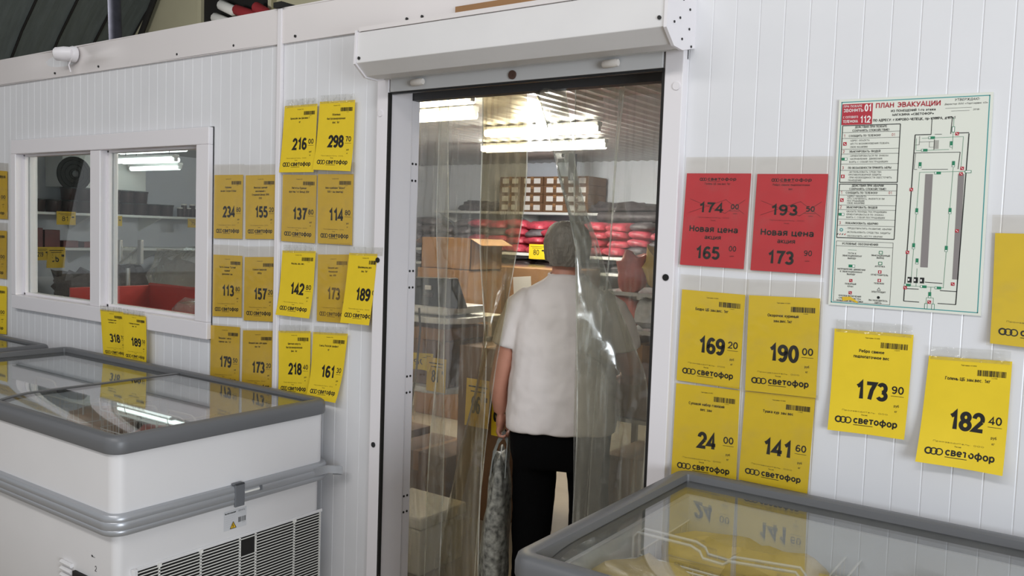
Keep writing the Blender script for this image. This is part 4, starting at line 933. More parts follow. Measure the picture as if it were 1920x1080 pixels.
for k, i in enumerate((14, 26)):
    p = prof[i]; mb = MB(); mb.tube([(p[0]+.15, -6, p[1]-.15), (p[0]+.15, 8, p[1]-.15)], .06, 8)
    struct(mb.build('trim_%d' % (4+k), 'roof'), 'purlin under the arched roof')
a, b = at(213, -40, Y=4.0), at(218, 120, Y=4.0)
mb = MB(); mb.tube([a+Vector((0, 0, 1.6)), a, b, b-Vector((0, 0, .8))], .085, 14); o = mb.build('vertical_pipe', 'pipe', None, smooth=True); tag(o, 'dark grey vertical pipe rising behind the cold store roof', 'pipe')
a, b = at(300, -30, Y=7.8), at(262, 70, Y=7.8)
mb = MB(); mb.tube([a-(a-b)*.12, b-(a-b)*.4], .06, 8); o = mb.build('diagonal_brace', 'dark', None); tag(o, 'thin dark diagonal brace along the beige hall wall', 'brace')
a, b = at(383, -12, Y=7.95), at(507, 60, Y=7.95)
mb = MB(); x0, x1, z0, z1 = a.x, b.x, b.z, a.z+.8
mb.box(x0, x1, 7.95, 8.0, z0, z1); w2 = struct(mb.build('window_2', 'dark'), 'flat dark panel painting the shaded opening high in the hall wall')  # dark slab stands for the shade inside the opening, wall behind is solid
mb = MB(); mb.box(x0-.12, x0, 7.88, 8.0, z0, z1); mb.box(x1, x1+.10, 7.88, 8.0, z0, z1); struct(mb.build('window_surround', 'hall', w2))
for k, (px, py, L_, m_, d) in enumerate(((412, 8, 30, 'paper', 'white roll in the dark opening of the hall wall, upper one'), (440, 17, 40, 'red_cloth', 'red cloth bundle in the dark opening of the hall wall'), (400, 32, 34, 'paper', 'white roll in the dark opening of the hall wall, lower one'), (478, 12, 24, 'red_cloth', 'small red bundle beside the far edge of the dark opening'))):
    p = at(px, py, Y=7.75); q = at(px+L_, py+9, Y=7.75); q.z -= .05
    mb = MB(); mb.tube([p, p.lerp(q, .1), p.lerp(q, .9), q], [.06, .1, .1, .06], 10); o = mb.build('cloth_roll', m_, None, smooth=True); tag(o, d, 'roll', 'rolls in the dark opening')

# ------------------------------------------------------------------ inside the cold store: lamps
def lamp(x0, x1, y, z, label, warm=False, n=1):
    t = thing('tube_lamp', label, 'lamp', ((x0+x1)/2, y, z+.05), group='fluorescent lamps in the cold store')
    mb = MB(); mb.box(x0-.03, x1+.03, y-.035, y+.035, z+.02, z+.055); mb.box(x0-.03, x0, y-.02, y+.02, z-.02, z+.03); mb.box(x1, x1+.03, y-.02, y+.02, z-.02, z+.03); mb.build('fitting', 'lampbody', t, bevel=.004)
    for k in range(n):
        mb = MB(); mb.cyl((x0, y+(k-(n-1)/2)*.07, z), (1, 0, 0), .030, x1-x0, 14); mb.build('tube', 'tube_warm' if warm else ('tube' if x0 > -8 else 'tube_dim'), t, smooth=True)
    if z+.06 < ZC-.03:
        for x in (x0+.1, x1-.1): MB().tube([(x, y, z+.05), (x, y, ZC+.003)], .004, 6).build('hanger', 'cable', t)
    return t
lamp(-4.30, -3.28, 3.12, 2.40, 'tube lamp over the man, nearer of the central pair in the doorway', n=2)
lamp(-5.14, -3.81, 4.18, 2.40, 'tube lamp over the man, farther and lower of the central pair in the doorway', n=2)
lamp(-4.55, -3.27, 1.55, 2.40, 'warm tube lamp nearer the doorway, upper one behind the edge strips', True, n=2)
lamp(-5.0, -3.69, 2.12, 2.40, 'warm tube lamp deeper in, lower one behind the edge strips', True, n=2)
lamp(-9.70, -8.42, 3.04, 2.385, 'tube lamp seen at the top of the window, highest of three', n=2)
lamp(-9.52, -8.46, 2.97, 2.262, 'tube lamp seen through the window, middle of three', n=2)
lamp(-9.85, -8.88, 3.30, 2.21, 'tube lamp seen through the window, lowest of three')
p = at(1037, 290, Y=5.3); dome_cam((p.x, p.y+.05, p.z), 2.2, 'small white camera on the cold store ceiling beyond the lamps', 1.3)
MB  # ceiling post for that camera
p = at(1074, 300, Y=5.4); mb = MB(); mb.box(p.x-.035, p.x+.035, p.y-.03, p.y+.03, p.z-.22, ZC+.003)
o = mb.build('ceiling_conduit', 'cable'); tag(o, 'dark conduit hanging from the cold store ceiling beside the small camera', 'conduit')

# back wall shelf with cartons
def shelf(x0, x1, y0, y1, z, label, th=.03, legs=True, group='shelves in the cold store'):
    t = thing('wall_shelf', label, 'shelf', ((x0+x1)/2, y1, z), group=group)
    MB().box(x0, x1, y0, y1, z-th, z).build('shelf_board', 'white', t, bevel=.003)
    n_ = max(2, int((x1-x0)/1.0)+1)
    for i in range(n_):
        x = x0+.05+(x1-x0-.1)*i/(n_-1); MB().prism([(y1, z-th), (y0+.05, z-th), (y1, z-th-(.16 if z > 1.5 else .045))], 'x', x-.01, x+.01).build('bracket', 'white', t)
    return t
shelf(-7.2, -3.4, 5.85, YB, 1.843, 'white shelf high on the back wall carrying cartons')
def carton(name, x, y, z, sx, sy, sz, label, material='card', labels=1, group=None, rz=0, flaps=False, wrap=False):
    t = thing(name, label, 'carton', (x, y, z), rz, group)
    mb = MB()
    if flaps:
        w_ = .006
        mb.box(-sx/2, sx/2, -sy/2, -sy/2+w_, 0, sz); mb.box(-sx/2, sx/2, sy/2-w_, sy/2, 0, sz); mb.box(-sx/2, -sx/2+w_, -sy/2, sy/2, 0, sz); mb.box(sx/2-w_, sx/2, -sy/2, sy/2, 0, sz); mb.box(-sx/2, sx/2, -sy/2, sy/2, 0, .006)
        mb.build('carton_body', material, t, local=True)
        for q, s_ in ((-1, 1), (1, 1)):
            mb = MB(); x_ = q*sx/2; mb.add([(x_, -sy/2, sz), (x_, sy/2, sz), (x_+q*.11, sy/2, sz-.05), (x_+q*.11, -sy/2, sz-.05), (x_, -sy/2, sz-.004), (x_, sy/2, sz-.004), (x_+q*.11, sy/2, sz-.054), (x_+q*.11, -sy/2, sz-.054)], [(0, 1, 2, 3), (7, 6, 5, 4), (0, 4, 5, 1), (1, 5, 6, 2), (2, 6, 7, 3), (3, 7, 4, 0)]); mb.build('flap', material, t, local=True)
    else:
        mb.box(-sx/2, sx/2, -sy/2, sy/2, 0, sz); mb.build('carton_body', material, t, local=True, bevel=.004)
    for k in range(labels):
        mb = MB(); x_ = -sx*.22+k*sx*.46; rr = Matrix.Translation((x_, -sy/2-.001, sz*.5)) @ Matrix.Rotation([0, .35, -.1][int(abs(x*7+z*13)) % 3 if k == 0 else 0], 4, 'Y')
        mb.box(-sx*.15, sx*.15, -.0006, .0006, -sz*.3, sz*.3, M4=rr); mb.build('carton_label', 'paper', t, local=True)
    mb = MB(); mb.box(-.02, .02, -sy/2-.0008, -sy/2+.002, sz*.62, sz); mb.box(-.02, .02, -sy/2, sy/2, sz, sz+.0008)
    if not flaps: mb.build('packing_tape', 'card', t, local=True)
    return t
ROWN = ['bottom row', 'second row up', 'third row up', 'top row']; COLN = ['first', 'second', 'third', 'fourth']
c0 = None
for r in range(4):
    for c in range(4):
        x, z = -6.02+c*.312, 1.845+r*.104; lb = 'small labelled carton on the high back shelf, %s, %s from its far end' % (ROWN[r], COLN[c])
        if c0 is None: c0 = carton('labelled_carton', x, 6.07, z, .305, .42, .102, lb, 'card_d', 2, 'cartons on the high back shelf')
        else: dup(c0, (x+.004*((r+c) % 2), 6.07+.01*((r*3+c) % 3), z), label=lb)
for k, (x, w_, d) in enumerate(((-6.55, .3, 'dark crumpled sack on the high shelf beside the cartons'), (-4.55, .45, 'dark flat sack on the high shelf beyond the cartons'))):
    bag('sack', d, 'sack', w_, .18, .06, 'greybag', 9+k, (x, 6.05, 1.905), 0, 'sacks on the high shelf', .3)
mb = MB(); mb.tube([(-4.75, 5.82, 1.80), (-3.95, 5.82, 1.805), (-3.9, 5.84, 1.79)], [.055, .06, .03], 10); o = mb.build('grey_duct', 'greybag', None, smooth=True); tag(o, 'dark grey tube hanging along the front of the high shelf', 'tube')

# shelf with pink bags
shelf(-8.2, -3.3, 5.15, 5.9, 1.375, 'white lower shelf on the back wall piled with pink and grey bags')
pb = bag('pink_bag', 'pink plastic bag of frozen food on the pile beyond the man', 'frozen food', .135, .20, .052, 'pink', 3.3, (0, 5.4, 1.42), 0, 'pink and grey bags on the lower shelf')
rnd = random.Random(3)
COLS = 17
first = True
for c in range(COLS):
    x = -7.55+c*.255; hgt = 4 if c not in (4, 10, 15) else 3
    for r in range(hgt):
        grey = x < -6.25 or (x > -4.15 and rnd.random() < .5) or (rnd.random() < .12)
        col = 'dark grey' if grey else 'pink'
        lb = '%s food bag on the lower shelf, layer %s, %s pile from the far corner' % (col, ['one', 'two', 'three', 'four'][r], ['first', 'second', 'third', 'fourth', 'fifth', 'sixth', 'seventh', 'eighth', 'ninth', 'tenth', 'eleventh', 'twelfth', 'thirteenth', 'fourteenth', 'fifteenth', 'sixteenth', 'seventeenth'][c])
        loc = (x+rnd.uniform(-.02, .02), 5.42+rnd.uniform(-.03, .03), 1.43+r*.083)
        if first and not grey: o = pb; o.location = loc; first = False
        else:
            o = pb.copy(); COL.objects.link(o); o.location = loc
            if grey:
                if 'gm' not in globals():
                    gm = pb.data.copy(); gm.materials[0] = M['greybag']
                o.data = gm
        o.rotation_euler = (rnd.uniform(-.1, .1), rnd.uniform(-.12, .12), rnd.uniform(-.2, .2)); o['label'] = lb
        if grey: o.name = 'grey_bag'
def tagcard(loc, w_, h_, txt, label, rz=0.0, rx=0.0, group='small yellow price cards', material='yellow', crumple=0.0):
    t = thing('price_card', label, 'price card', loc, rz, group)
    mb = MB(); n = 6
    F = lambda u, v, h=0.0: Vector((u-w_/2, -h-crumple*math.sin(u*30+v*22)-rx*v, h_/2-v))
    vs = [F(w_*i/n, h_*j/n) for j in range(n+1) for i in range(n+1)]+[F(w_*i/n, h_*j/n, -.0006) for j in range(n+1) for i in range(n+1)]
    N = (n+1)**2; fs = [(j*(n+1)+i, j*(n+1)+i+1, (j+1)*(n+1)+i+1, (j+1)*(n+1)+i) for j in range(n) for i in range(n)]; fs += [tuple(N+q for q in reversed(f)) for f in fs]
    mb.add(vs, fs); mb.build('card', material, t, local=True, smooth=True)
    fl = Flat(F, w_)
    fl.text(txt, w_*.45, h_*.72, h_*.36, width=w_*.36, bold=.02, h=.001); fl.line(w_*.1, h_*.16, w_*.9, h_*.16, h_*.03, h=.001); fl.line(w_*.2, h_*.26, w_*.8, h_*.26, h_*.025, h=.001); fl.rect(w_*.78, w_*.92, h_*.36, h_*.46, h=.001)
    fl.mb.build('card_print', 'ink', t, local=True, normals=False)
    return t
p = at(1007, 472, Y=5.12); tagcard((p.x, 5.12, p.z), .21, .16, '80', 'yellow price card reading 80 on the shelf edge beside the man')
for k in range(9):      # dark goods under the pink bags
    bag('dark_bag', 'dark bag on the low ledge under the pink bags, %s along from the far corner' % ['first', 'second', 'third', 'fourth', 'fifth', 'sixth', 'seventh', 'eighth', 'ninth'][k], 'frozen food', .22, .2, .036, 'darkbag', k*2.2, (-7.3+k*.46, 5.40, 1.258), .2*math.sin(k), 'dark bags under the pink bags', .25)
shelf(-8.2, -3.3, 5.15, YB, 1.21, 'low ledge of dark bags under the shelf of pink bags')

# wrapped cartons in the middle of the room
for k, (x, z, d) in enumerate(((-5.24, .0, 'bottom'), (-4.52, .0, 'bottom'), (-5.24, .42, 'middle'), (-4.52, .42, 'middle'), (-5.24, .84, 'top'), (-4.52, .84, 'top'))):
    t = carton('wrapped_carton', x, 4.55, z, .70, .62, .415, 'large brown carton of the wrapped stack behind the man, %s layer, %s' % (d, 'beside the open carton' if x < -5 else 'nearer the man'), 'card', 1 if z > .8 else 0, 'large wrapped cartons')
o = MB().box(-5.61, -4.15, 4.235, 4.87, .84, 1.268).build('plastic_wrap', 'wrap'); tag(o, 'clear plastic wrap around the top cartons behind the man', 'plastic wrap')
for k, (z, d) in enumerate(((0, 'lowest'), (.424, 'middle'), (.848, 'upper'))):
    carton('brown_carton', -4.66, 3.25, z, .56, .48, .42, 'brown carton of the stack under the open carton, %s' % d, 'card', 0, 'cartons under the open carton')
carton('open_carton', -4.64, 3.24, 1.27, .54, .44, .26, 'open brown carton with spread flaps beyond the scale', 'card', 0, None, 0, True)

# rack with the scale, just inside the doorway
RX0, RX1, RY0, RY1 = -4.0, -3.0, 1.10, 1.62
t = thing('display_rack', 'white rack with two boards carrying the scale and cartons', 'rack', (-3.5, 1.36, 0))
for z in (1.10, .70):
    pts = [(RX0, RY0), (RX1-.16, RY0), (RX1-.05, RY0+.05), (RX1, RY0+.16), (RX1, RY1), (RX0, RY1)]
    mb = MB(); mb.prism(pts, 'z', z-.035, z); mb.build('rack_board', 'white', t, bevel=.006)
for x in (RX0+.03, RX1-.06):
    mb = MB(); mb.box(x-.015, x+.015, RY1-.03, RY1, 0, 1.098); mb.build('rack_post', 'white', t)
t = thing('scale', 'electronic scale with a dark tilted display on the white rack', 'scale', (-3.3, 1.3, 1.10))
mb = MB(); mb.box(-3.62, -3.06, 1.14, 1.50, 1.115, 1.16); mb.box(-3.55, -3.13, 1.2, 1.45, 1.10, 1.12); mb.build('scale_base', 'white', t, bevel=.01)
mb = MB(); P = [(-3.52, 1.16), (-2.98, 1.16), (-3.09, 1.325), (-3.52, 1.31)]
mb.add([(x, 1.15+(z-1.16)*.25, z) for x, z in P]+[(x, 1.23+(z-1.16)*.25, z) for x, z in P], [(0, 1, 2, 3), (7, 6, 5, 4), (0, 4, 5, 1), (1, 5, 6, 2), (2, 6, 7, 3), (3, 7, 4, 0)]); sd = mb.build('display', 'screen', t, bevel=.006)
mb = MB(); mb.box(-3.25, -3.205, 1.165, 1.172, 1.252, 1.276); mb.build('display_label', 'paper', sd)
mb = MB(); mb.box(-3.25, -3.19, 1.158, 1.166, 1.21, 1.235); mb.build('display_window', 'cable', sd)
pts = [at(786, 578, Y=1.10), at(788, 620, Y=1.05), at(781, 690, Y=1.02), at(772, 750, Y=1.0), at(770, 780, Y=.98), at(752, 835, Y=.95)]
q = [];
for k in range(len(pts)-1):
    for s_ in range(4): q.append(pts[k].lerp(pts[k+1], s_/4))
q.append(pts[-1]); q += [q[-1]+Vector((-.05, .02, -.2)), Vector((q[-1].x-.1, q[-1].y+.05, .006))]
mb = MB(); mb.tube(q, .006, 8); o = mb.build('power_cable', 'cable', None, smooth=True); tag(o, 'dark power cable hanging down from the scale', 'cable')
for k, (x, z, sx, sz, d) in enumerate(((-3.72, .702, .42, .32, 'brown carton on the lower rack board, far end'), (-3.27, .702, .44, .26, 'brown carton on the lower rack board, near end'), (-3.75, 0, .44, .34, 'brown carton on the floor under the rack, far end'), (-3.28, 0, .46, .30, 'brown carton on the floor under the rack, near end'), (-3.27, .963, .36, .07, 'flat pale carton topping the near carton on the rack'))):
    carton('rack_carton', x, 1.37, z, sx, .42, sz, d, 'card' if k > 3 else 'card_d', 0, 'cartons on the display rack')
p = at(822, 705, Y=1.08); tagcard((p.x-.03, 1.099, p.z), .14, .19, '81', 'yellow price card hanging on the rack under the scale, upper one', rx=.03, material='yellow_old')
p = at(878, 745, Y=.95); tagcard((p.x-.05, 1.099, p.z-.06), .16, .26, '96', 'tall yellow price sheet hanging below the lower rack board', rx=.03, material='yellow_old')
p = at(783, 680, Y=1.05); tagcard((p.x-.02, 1.095, p.z), .16, .10, '90', 'crumpled yellow price card under the scale beside the hanging cable', crumple=.02)
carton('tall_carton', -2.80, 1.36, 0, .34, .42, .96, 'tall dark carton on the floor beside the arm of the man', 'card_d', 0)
p = at(929, 770, Y=1.14); tagcard((p.x, 1.147, p.z), .06, .28, '8', 'yellow price card edge showing beside the arm of the man')
# white foam box low by the doorway
t = thing('foam_box', 'white foam box with lid on the floor inside the doorway', 'box', (-2.62, .48, 0))
MB().box(-2.86, -2.52, .34, .66, 0.0, .22).build('box_body', 'foam', t, bevel=.012); MB().box(-2.87, -2.51, .33, .67, .222, .28).build('box_lid', 'foam', t, bevel=.012)

# rack of packs by the far side of the doorway
t = thing('pack_rack', 'steel rack of plastic packs behind the last curtain strips', 'rack', (-1.9, 1.75, 0))
for z in (.62, 1.10, 1.30): MB().box(-2.30, -1.3, 1.5, 2.0, z-.02, z).build('rack_board', 'steel', t)
for x in (-2.28, -1.32):
    for y in (1.52, 1.98): MB().box(x-.015, x+.015, y-.015, y+.015, 0, 1.32).build('rack_post', 'steel', t)
PK = [(-2.12, 1.302, .075, .10, 'pack_p', 'salmon pink pack on the top board of the steel rack, first'), (-1.965, 1.302, .07, .13, 'pack_y', 'yellow pack on the top board of the steel rack'), (-1.82, 1.302, .07, .12, 'pack_w', 'white pack on the top board of the steel rack'), (-2.16, 1.102, .08, .085, 'pack_p', 'salmon pink pack on the middle board of the steel rack'), (-1.99, 1.102, .08, .09, 'pack_w', 'crinkled white pack on the middle board of the steel rack'), (-1.82, 1.102, .08, .085, 'pack_p', 'salmon pack beside the crinkled white pack on the steel rack')]
for k, (x, z, sx, sz, m_, d) in enumerate(PK): bag('food_pack', d, 'food pack', sx*1.1, .05, sz, m_, k*4.4, (x, 1.56, z+sz*1.02), .2*math.sin(k*2.), 'packs on the steel rack', .3)
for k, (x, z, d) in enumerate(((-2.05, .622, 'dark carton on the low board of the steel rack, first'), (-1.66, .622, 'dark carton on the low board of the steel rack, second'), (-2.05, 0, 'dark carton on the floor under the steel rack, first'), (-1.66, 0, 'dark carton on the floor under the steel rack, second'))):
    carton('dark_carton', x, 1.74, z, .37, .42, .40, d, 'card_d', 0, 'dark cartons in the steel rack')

# shelves seen through the window
XS = -9.8
def P_(x, y, X=XS): return at(x, y, X=X)
def endshelf(p, q, label):
    z = (p.z+q.z)/2; t = thing('end_shelf', label, 'shelf', (XL, (p.y+q.y)/2, z), group='shelves on the far end wall')
    MB().box(XL, XS, .4, 4.6, z-.03, z).build('shelf_board', 'white', t, bevel=.004)
    for y in (1.0, 1.9, 2.8, 3.7): MB().prism([(XL, z-.03), (XS-.06, z-.03), (XL, z-.2)], 'y', y-.012, y+.012).build('bracket', 'white', t)
    return z
z1 = endshelf(P_(48, 394), P_(370, 409), 'white shelf of round tubs on the far end wall, seen through the window, upper one')
z2 = endshelf(P_(48, 463), P_(370, 467), 'white shelf on the far end wall, seen through the window, lower one')
z3 = endshelf(P_(60, 560), P_(370, 560), 'low shelf on the far end wall, mostly hidden by the window frame')
def tub(y, z, r, h, lbl, m_='tub', lm='lid_b', x=XS-.13):
    t = thing('round_tub', lbl, 'tub', (x, y, z), group='round tubs on the upper end shelf')
    mb = MB(); mb.tube([(0, 0, 0), (0, 0, .004), (0, 0, h*.9)], [r*.86, r*.88, r], 18); mb.build('tub_body', m_, t, local=True, smooth=True)
    mb = MB(); mb.tube([(0, 0, h*.88), (0, 0, h*.9), (0, 0, h*.99), (0, 0, h)], [r*1.03, r*1.07, r*1.05, r*.95], 18); mb.build('tub_lid', lm, t, local=True, smooth=True)
    return t
T0 = tub(2.04, z1, .088, .145, 'dark tub on the upper end shelf, first from the far window edge')
ordn = ['first', 'second', 'third', 'fourth', 'fifth', 'sixth', 'seventh', 'eighth', 'ninth', 'tenth', 'eleventh']
for k in range(1, 11): dup(T0, (XS-.13, 2.04+k*.178, z1), label='dark tub on the upper end shelf, %s from the far window edge' % ordn[k])
for k, y in enumerate((2.58, 2.75, 2.93, 3.11, 3.29, 3.47)): dup(T0, (XS-.14, y, z1+.147), label='dark tub stacked on top of the row, %s of six' % ordn[k])
tub(3.02, z1+.295, .085, .11, 'red-lidded tub at the top of the stack of dark tubs', 'tub_red', 'lid_r')
for k in range(6):
    tub(3.98+k*.06, z1, .036, .12+.05*(k % 2), 'small dark jar at the near end of the upper end shelf, %s of six' % ordn[k], 'tub', 'paper', XS-.08)
for k, (y, h, d) in enumerate(((2.16, .22, 'red-brown box on the lower end shelf, first'), (2.35, .20, 'red-brown box on the lower end shelf, second'), (2.56, .08, 'flat red-brown box on the lower end shelf'), (2.80, .07, 'flat brown tray on the lower end shelf'))):
    o = MB().box(-.09, .09, -.085, .085, 0, h).build('brown_box', 'tub_red', None, bevel=.004); o.location = (XS-.14, y, z2+.001); tag(o, d, 'box', 'boxes on the lower end shelf')
def endtag(px0, py0, px1, py1, txt, label, rz=math.pi/2, **k_):
    a, b = P_(px0, py0, XS+.02), P_(px1, py1, XS+.02)
    tagcard((XS+.02, (a.y+b.y)/2, (a.z+b.z)/2), b.y-a.y, a.z-b.z, txt, label, rz, group='yellow price cards on the end shelves', **k_)
endtag(106, 396, 142, 422, '81', 'yellow price card reading 81 on the upper end shelf', material='yellow_old')
endtag(200, 404, 229, 424, '72', 'yellow price card on the upper end shelf just past the window mullion', material='yellow_old')
endtag(352, 410, 374, 427, '75', 'yellow price card at the near end of the upper end shelf', material='yellow_old')
endtag(46, 464, 52, 488, '9', 'yellow price card edge at the far end of the lower end shelf', material='yellow_old')
endtag(62, 463, 92, 488, '219', 'yellow price card at the far end of the lower end shelf', material='yellow_old')
endtag(88, 463, 122, 502, '96', 'crooked yellow price card on the lower end shelf', material='yellow_old', crumple=.012)
endtag(203, 503, 217, 527, '21', 'yellow price card low beside the window mullion', material='yellow_old')
endtag(294, 502, 322, 524, '252', 'yellow price card low behind the clear sack, first', material='yellow_old')
endtag(340, 506, 368, 525, '282', 'yellow price card low behind the clear sack, second', material='yellow_old')
# white evaporator with a dark fan on the end wall
a, b = at(117, 296, X=-9.95), at(274, 360, X=-9.95)
t = thing('evaporator_unit', 'pale evaporator unit with a round dark fan on the far end wall', 'cooling unit', (XL, (a.y+b.y)/2, b.z))
MB().box(XL, -9.95, a.y, b.y, b.z, ZC-.02).build('housing', 'white', t, bevel=.01)
c = at(140, 326, X=-9.93)
mb = MB(); mb.cyl((-9.95, c.y, c.z), (1, 0, 0), .20, .02, 28); mb.build('fan_ring', 'dark', t, smooth=True)
mb = MB()
for r in (.06, .11, .16): mb.tube([(-9.925, c.y+r*math.cos(q), c.z+r*math.sin(q)) for q in [2*math.pi*i/24 for i in range(24)]], .004, 5, closed=True)
mb.cyl((-9.93, c.y, c.z), (1, 0, 0), .035, .01, 14); mb.build('fan_guard', 'black', t)
# low wire basket, sacks
p = at(200, 540, X=-9.3); 
for k, (x, y, r_, d) in enumerate(((-9.45, 2.5, .20, 'dark sack in the low goods before the end shelves, first'), (-9.45, 3.1, .22, 'dark sack in the low goods before the end shelves, second'), (-9.5, 3.8, .26, 'dark sack in the low goods before the end shelves, third'))):
    bag('dark_sack', d, 'sack', .2, .25, r_*.9, 'greybag', k*7.7, (x-.15, y, z3+r_*.9), 0, 'dark sacks before the end shelves', .3)
# red crate, clear sacks and stand just inside the window
t = thing('red_crate', 'open red plastic crate just inside the window', 'crate', (-5.0, .72, .95))
x0, x1, y0, y1, z0, z1_ = -5.62, -4.18, .34, .92, .90, 1.135
mb = MB(); w_ = .015
mb.box(x0, x1, y0, y0+w_, z0, z1_-.06); mb.box(x0, x1, y1-w_, y1, z0, z1_); mb.box(x0, x0+w_, y0, y1, z0, z1_); mb.box(x1-w_, x1, y0, y1, z0, z1_); mb.box(x0, x1, y0, y1, z0, z0+.012); mb.build('crate_body', 'redcrate', t, bevel=.004)
mb = MB(); mb.tube([(x0, y1, z1_), (x1, y1, z1_)], .016, 8); mb.tube([(x1, y0, z1_-.0), (x1, y1, z1_)], .014, 8); mb.build('crate_rim', 'redcrate', t, smooth=True)
t = thing('work_table', 'white table under the red crate inside the window', 'table', (-5.0, .6, 0))
MB().box(-6.3, -3.9, .2, 1.0, .86, .90).build('table_top', 'white', t, bevel=.004)
for x in (-6.2, -4.0):
    for y in (.28, .92): MB().box(x-.025, x+.025, y-.025, y+.025, 0, .86).build('leg', 'white', t)
bag('clear_sack', 'crumpled clear plastic sack at the near corner of the red crate', 'sack', .20, .14, .11, 'clearbag', 1.7, (-4.42, .55, 1.03), .3, None, .35)
bag('clear_sack', 'large bulging clear sack behind the red crate', 'sack', .55, .30, .24, 'clearbag', 4.2, (-5.62, 1.5, 1.165), .2, None, .25)
o = MB().box(-6.3, -4.9, 1.15, 1.9, 0, .90).build('storage_bin', 'white', None, bevel=.01); tag(o, 'pale storage bin carrying the large clear sack', 'bin')
t = thing('card_stand', 'steel stand with two upright holders and a clear plate', 'stand', (-5.75, .95, .9))
mb = MB(); p = at(240, 503, Y=.95); q = at(240, 560, Y=.95); mb.tube([(p.x, .95, .9), (p.x, .95, p.z)], .016, 10); mb.build('stand_post', 'steel', t, smooth=True)
for px in (224, 263):
    a, b = at(px, 450, Y=.95), at(px, 495, Y=.95); mb = MB(); mb.box(a.x-.022, a.x+.022, .94, .965, b.z, a.z); mb.build('holder', 'steel', t, bevel=.005)
a, b = at(226, 462, Y=.955), at(262, 497, Y=.955); mb = MB(); mb.box(a.x, b.x, .95, .953, b.z, a.z); mb.build('clear_plate', 'clearbag', t)
mb = MB(); mb.tube([(a.x, .945, b.z), (b.x, .945, a.z)], .008, 6); mb.build('cross_rod', 'steel', t)

# ------------------------------------------------------------------ the man in the doorway
PX, PY = at(1055, 700, Y=.45).x, .45
man = thing('person', 'person seen from behind in pale grey shirt and black trousers, holding a shopping bag', 'person', (PX, PY, 0), math.radians(31))
def sec(z, hw, hd, yo=0.0, xo=0.0, n=24, e=2.4):
    out = []
    for i in range(n):
        q = 2*math.pi*i/n; c_, s_ = math.cos(q), math.sin(q)
        out.append((xo+hw*math.copysign(abs(c_)**(2/e), c_), yo+hd*math.copysign(abs(s_)**(2/e), s_), z))
    return out
SH = (.0, .0)
def remesh(o, vox, smooth=6, wr=None):
    m = o.modifiers.new('Remesh', 'REMESH'); m.mode = 'VOXEL'; m.voxel_size = vox; m.use_smooth_shade = True
    s_ = o.modifiers.new('Smooth', 'SMOOTH'); s_.factor = .5; s_.iterations = smooth
    if wr:
        tx = bpy.data.textures.new('folds', 'CLOUDS'); tx.noise_scale = wr[1]; tx.noise_depth = 2
        d = o.modifiers.new('Folds', 'DISPLACE'); d.texture = tx; d.strength = wr[0]; d.mid_level = .5; d.texture_coords = 'LOCAL'
    return o
def head_r(z):   # the head sits a little low
    z = 1.415+(z-1.415)/.93 if z > 1.415 else z
    return _head_r(z)
def _head_r(z):      # half width, half depth, y offset of the skull at height z
    tb = [(1.415, .040, .045, .02), (1.44, .052, .065, .02), (1.47, .064, .086, .012), (1.50, .071, .094, .006), (1.535, .0765, .098, .0), (1.57, .0775, .098, -.003), (1.60, .073, .092, -.005), (1.625, .060, .076, -.006), (1.643, .038, .050, -.006), (1.652, .010, .014, -.006)]
    for k in range(len(tb)-1):
        if tb[k][0] <= z <= tb[k+1][0]:
            f = (z-tb[k][0])/(tb[k+1][0]-tb[k][0]); return [tb[k][i]*(1-f)+tb[k+1][i]*f for i in (1, 2, 3)]
    return tb[-1][1:] if z > 1.6 else tb[0][1:]
mb = MB()
zs = [1.415+(q-1.415)*.93 for q in (1.415, 1.44, 1.47, 1.50, 1.535, 1.57, 1.60, 1.625, 1.643, 1.652)]
mb.loft([sec(z, *head_r(z)[:2], head_r(z)[2], e=2.15) for z in zs])
mb.ellipsoid((0, .102, 1.515), (.013, .022, .024)); mb.ellipsoid((0, .095, 1.47), (.026, .012, .010)); mb.ellipsoid((0, .085, 1.435), (.022, .018, .016))
for s_ in (-1, 1):
    mb.ellipsoid((s_*.081, -.004, 1.53), (.012, .020, .033)); mb.ellipsoid((s_*.03, .09, 1.545), (.014, .009, .010))
mb.tube([(0, -.03, 1.34), (0, -.025, 1.40), (0, -.012, 1.46), (0, -.005, 1.50)], [.074, .064, .060, .058], 18)
mb.loft([sec(z, a, b, c_) for z, a, b, c_ in ((.70, .19, .12, 0), (.85, .20, .15, 0), (1.0, .20, .15, .0), (1.15, .19, .13, -.01), (1.28, .185, .115, -.015), (1.35, .14, .09, -.015), (1.39, .07, .06, -.015))])
def limb(pts, rr): mb.tube(pts, rr, 14)
LA = [(-.165, -.01, 1.32), (-.21, -.012, 1.24), (-.235, -.012, 1.12), (-.252, -.005, 1.04), (-.268, .012, .95), (-.262, .03, .865), (-.259, .036, .835)]
limb(LA, [.05, .052, .047, .043, .041, .031, .028])
RA = [(.165, -.01, 1.32), (.215, -.012, 1.24), (.255, -.005, 1.12), (.28, .02, 1.05), (.295, .11, 1.0), (.295, .20, .985), (.292, .225, .983)]
limb(RA, [.05, .052, .047, .043, .040, .031, .028])
for s_ in (-1, 1): limb([(s_*.105, 0, .78), (s_*.11, .01, .46), (s_*.115, -.01, .10), (s_*.115, -.01, .06)], [.085, .06, .04, .04])
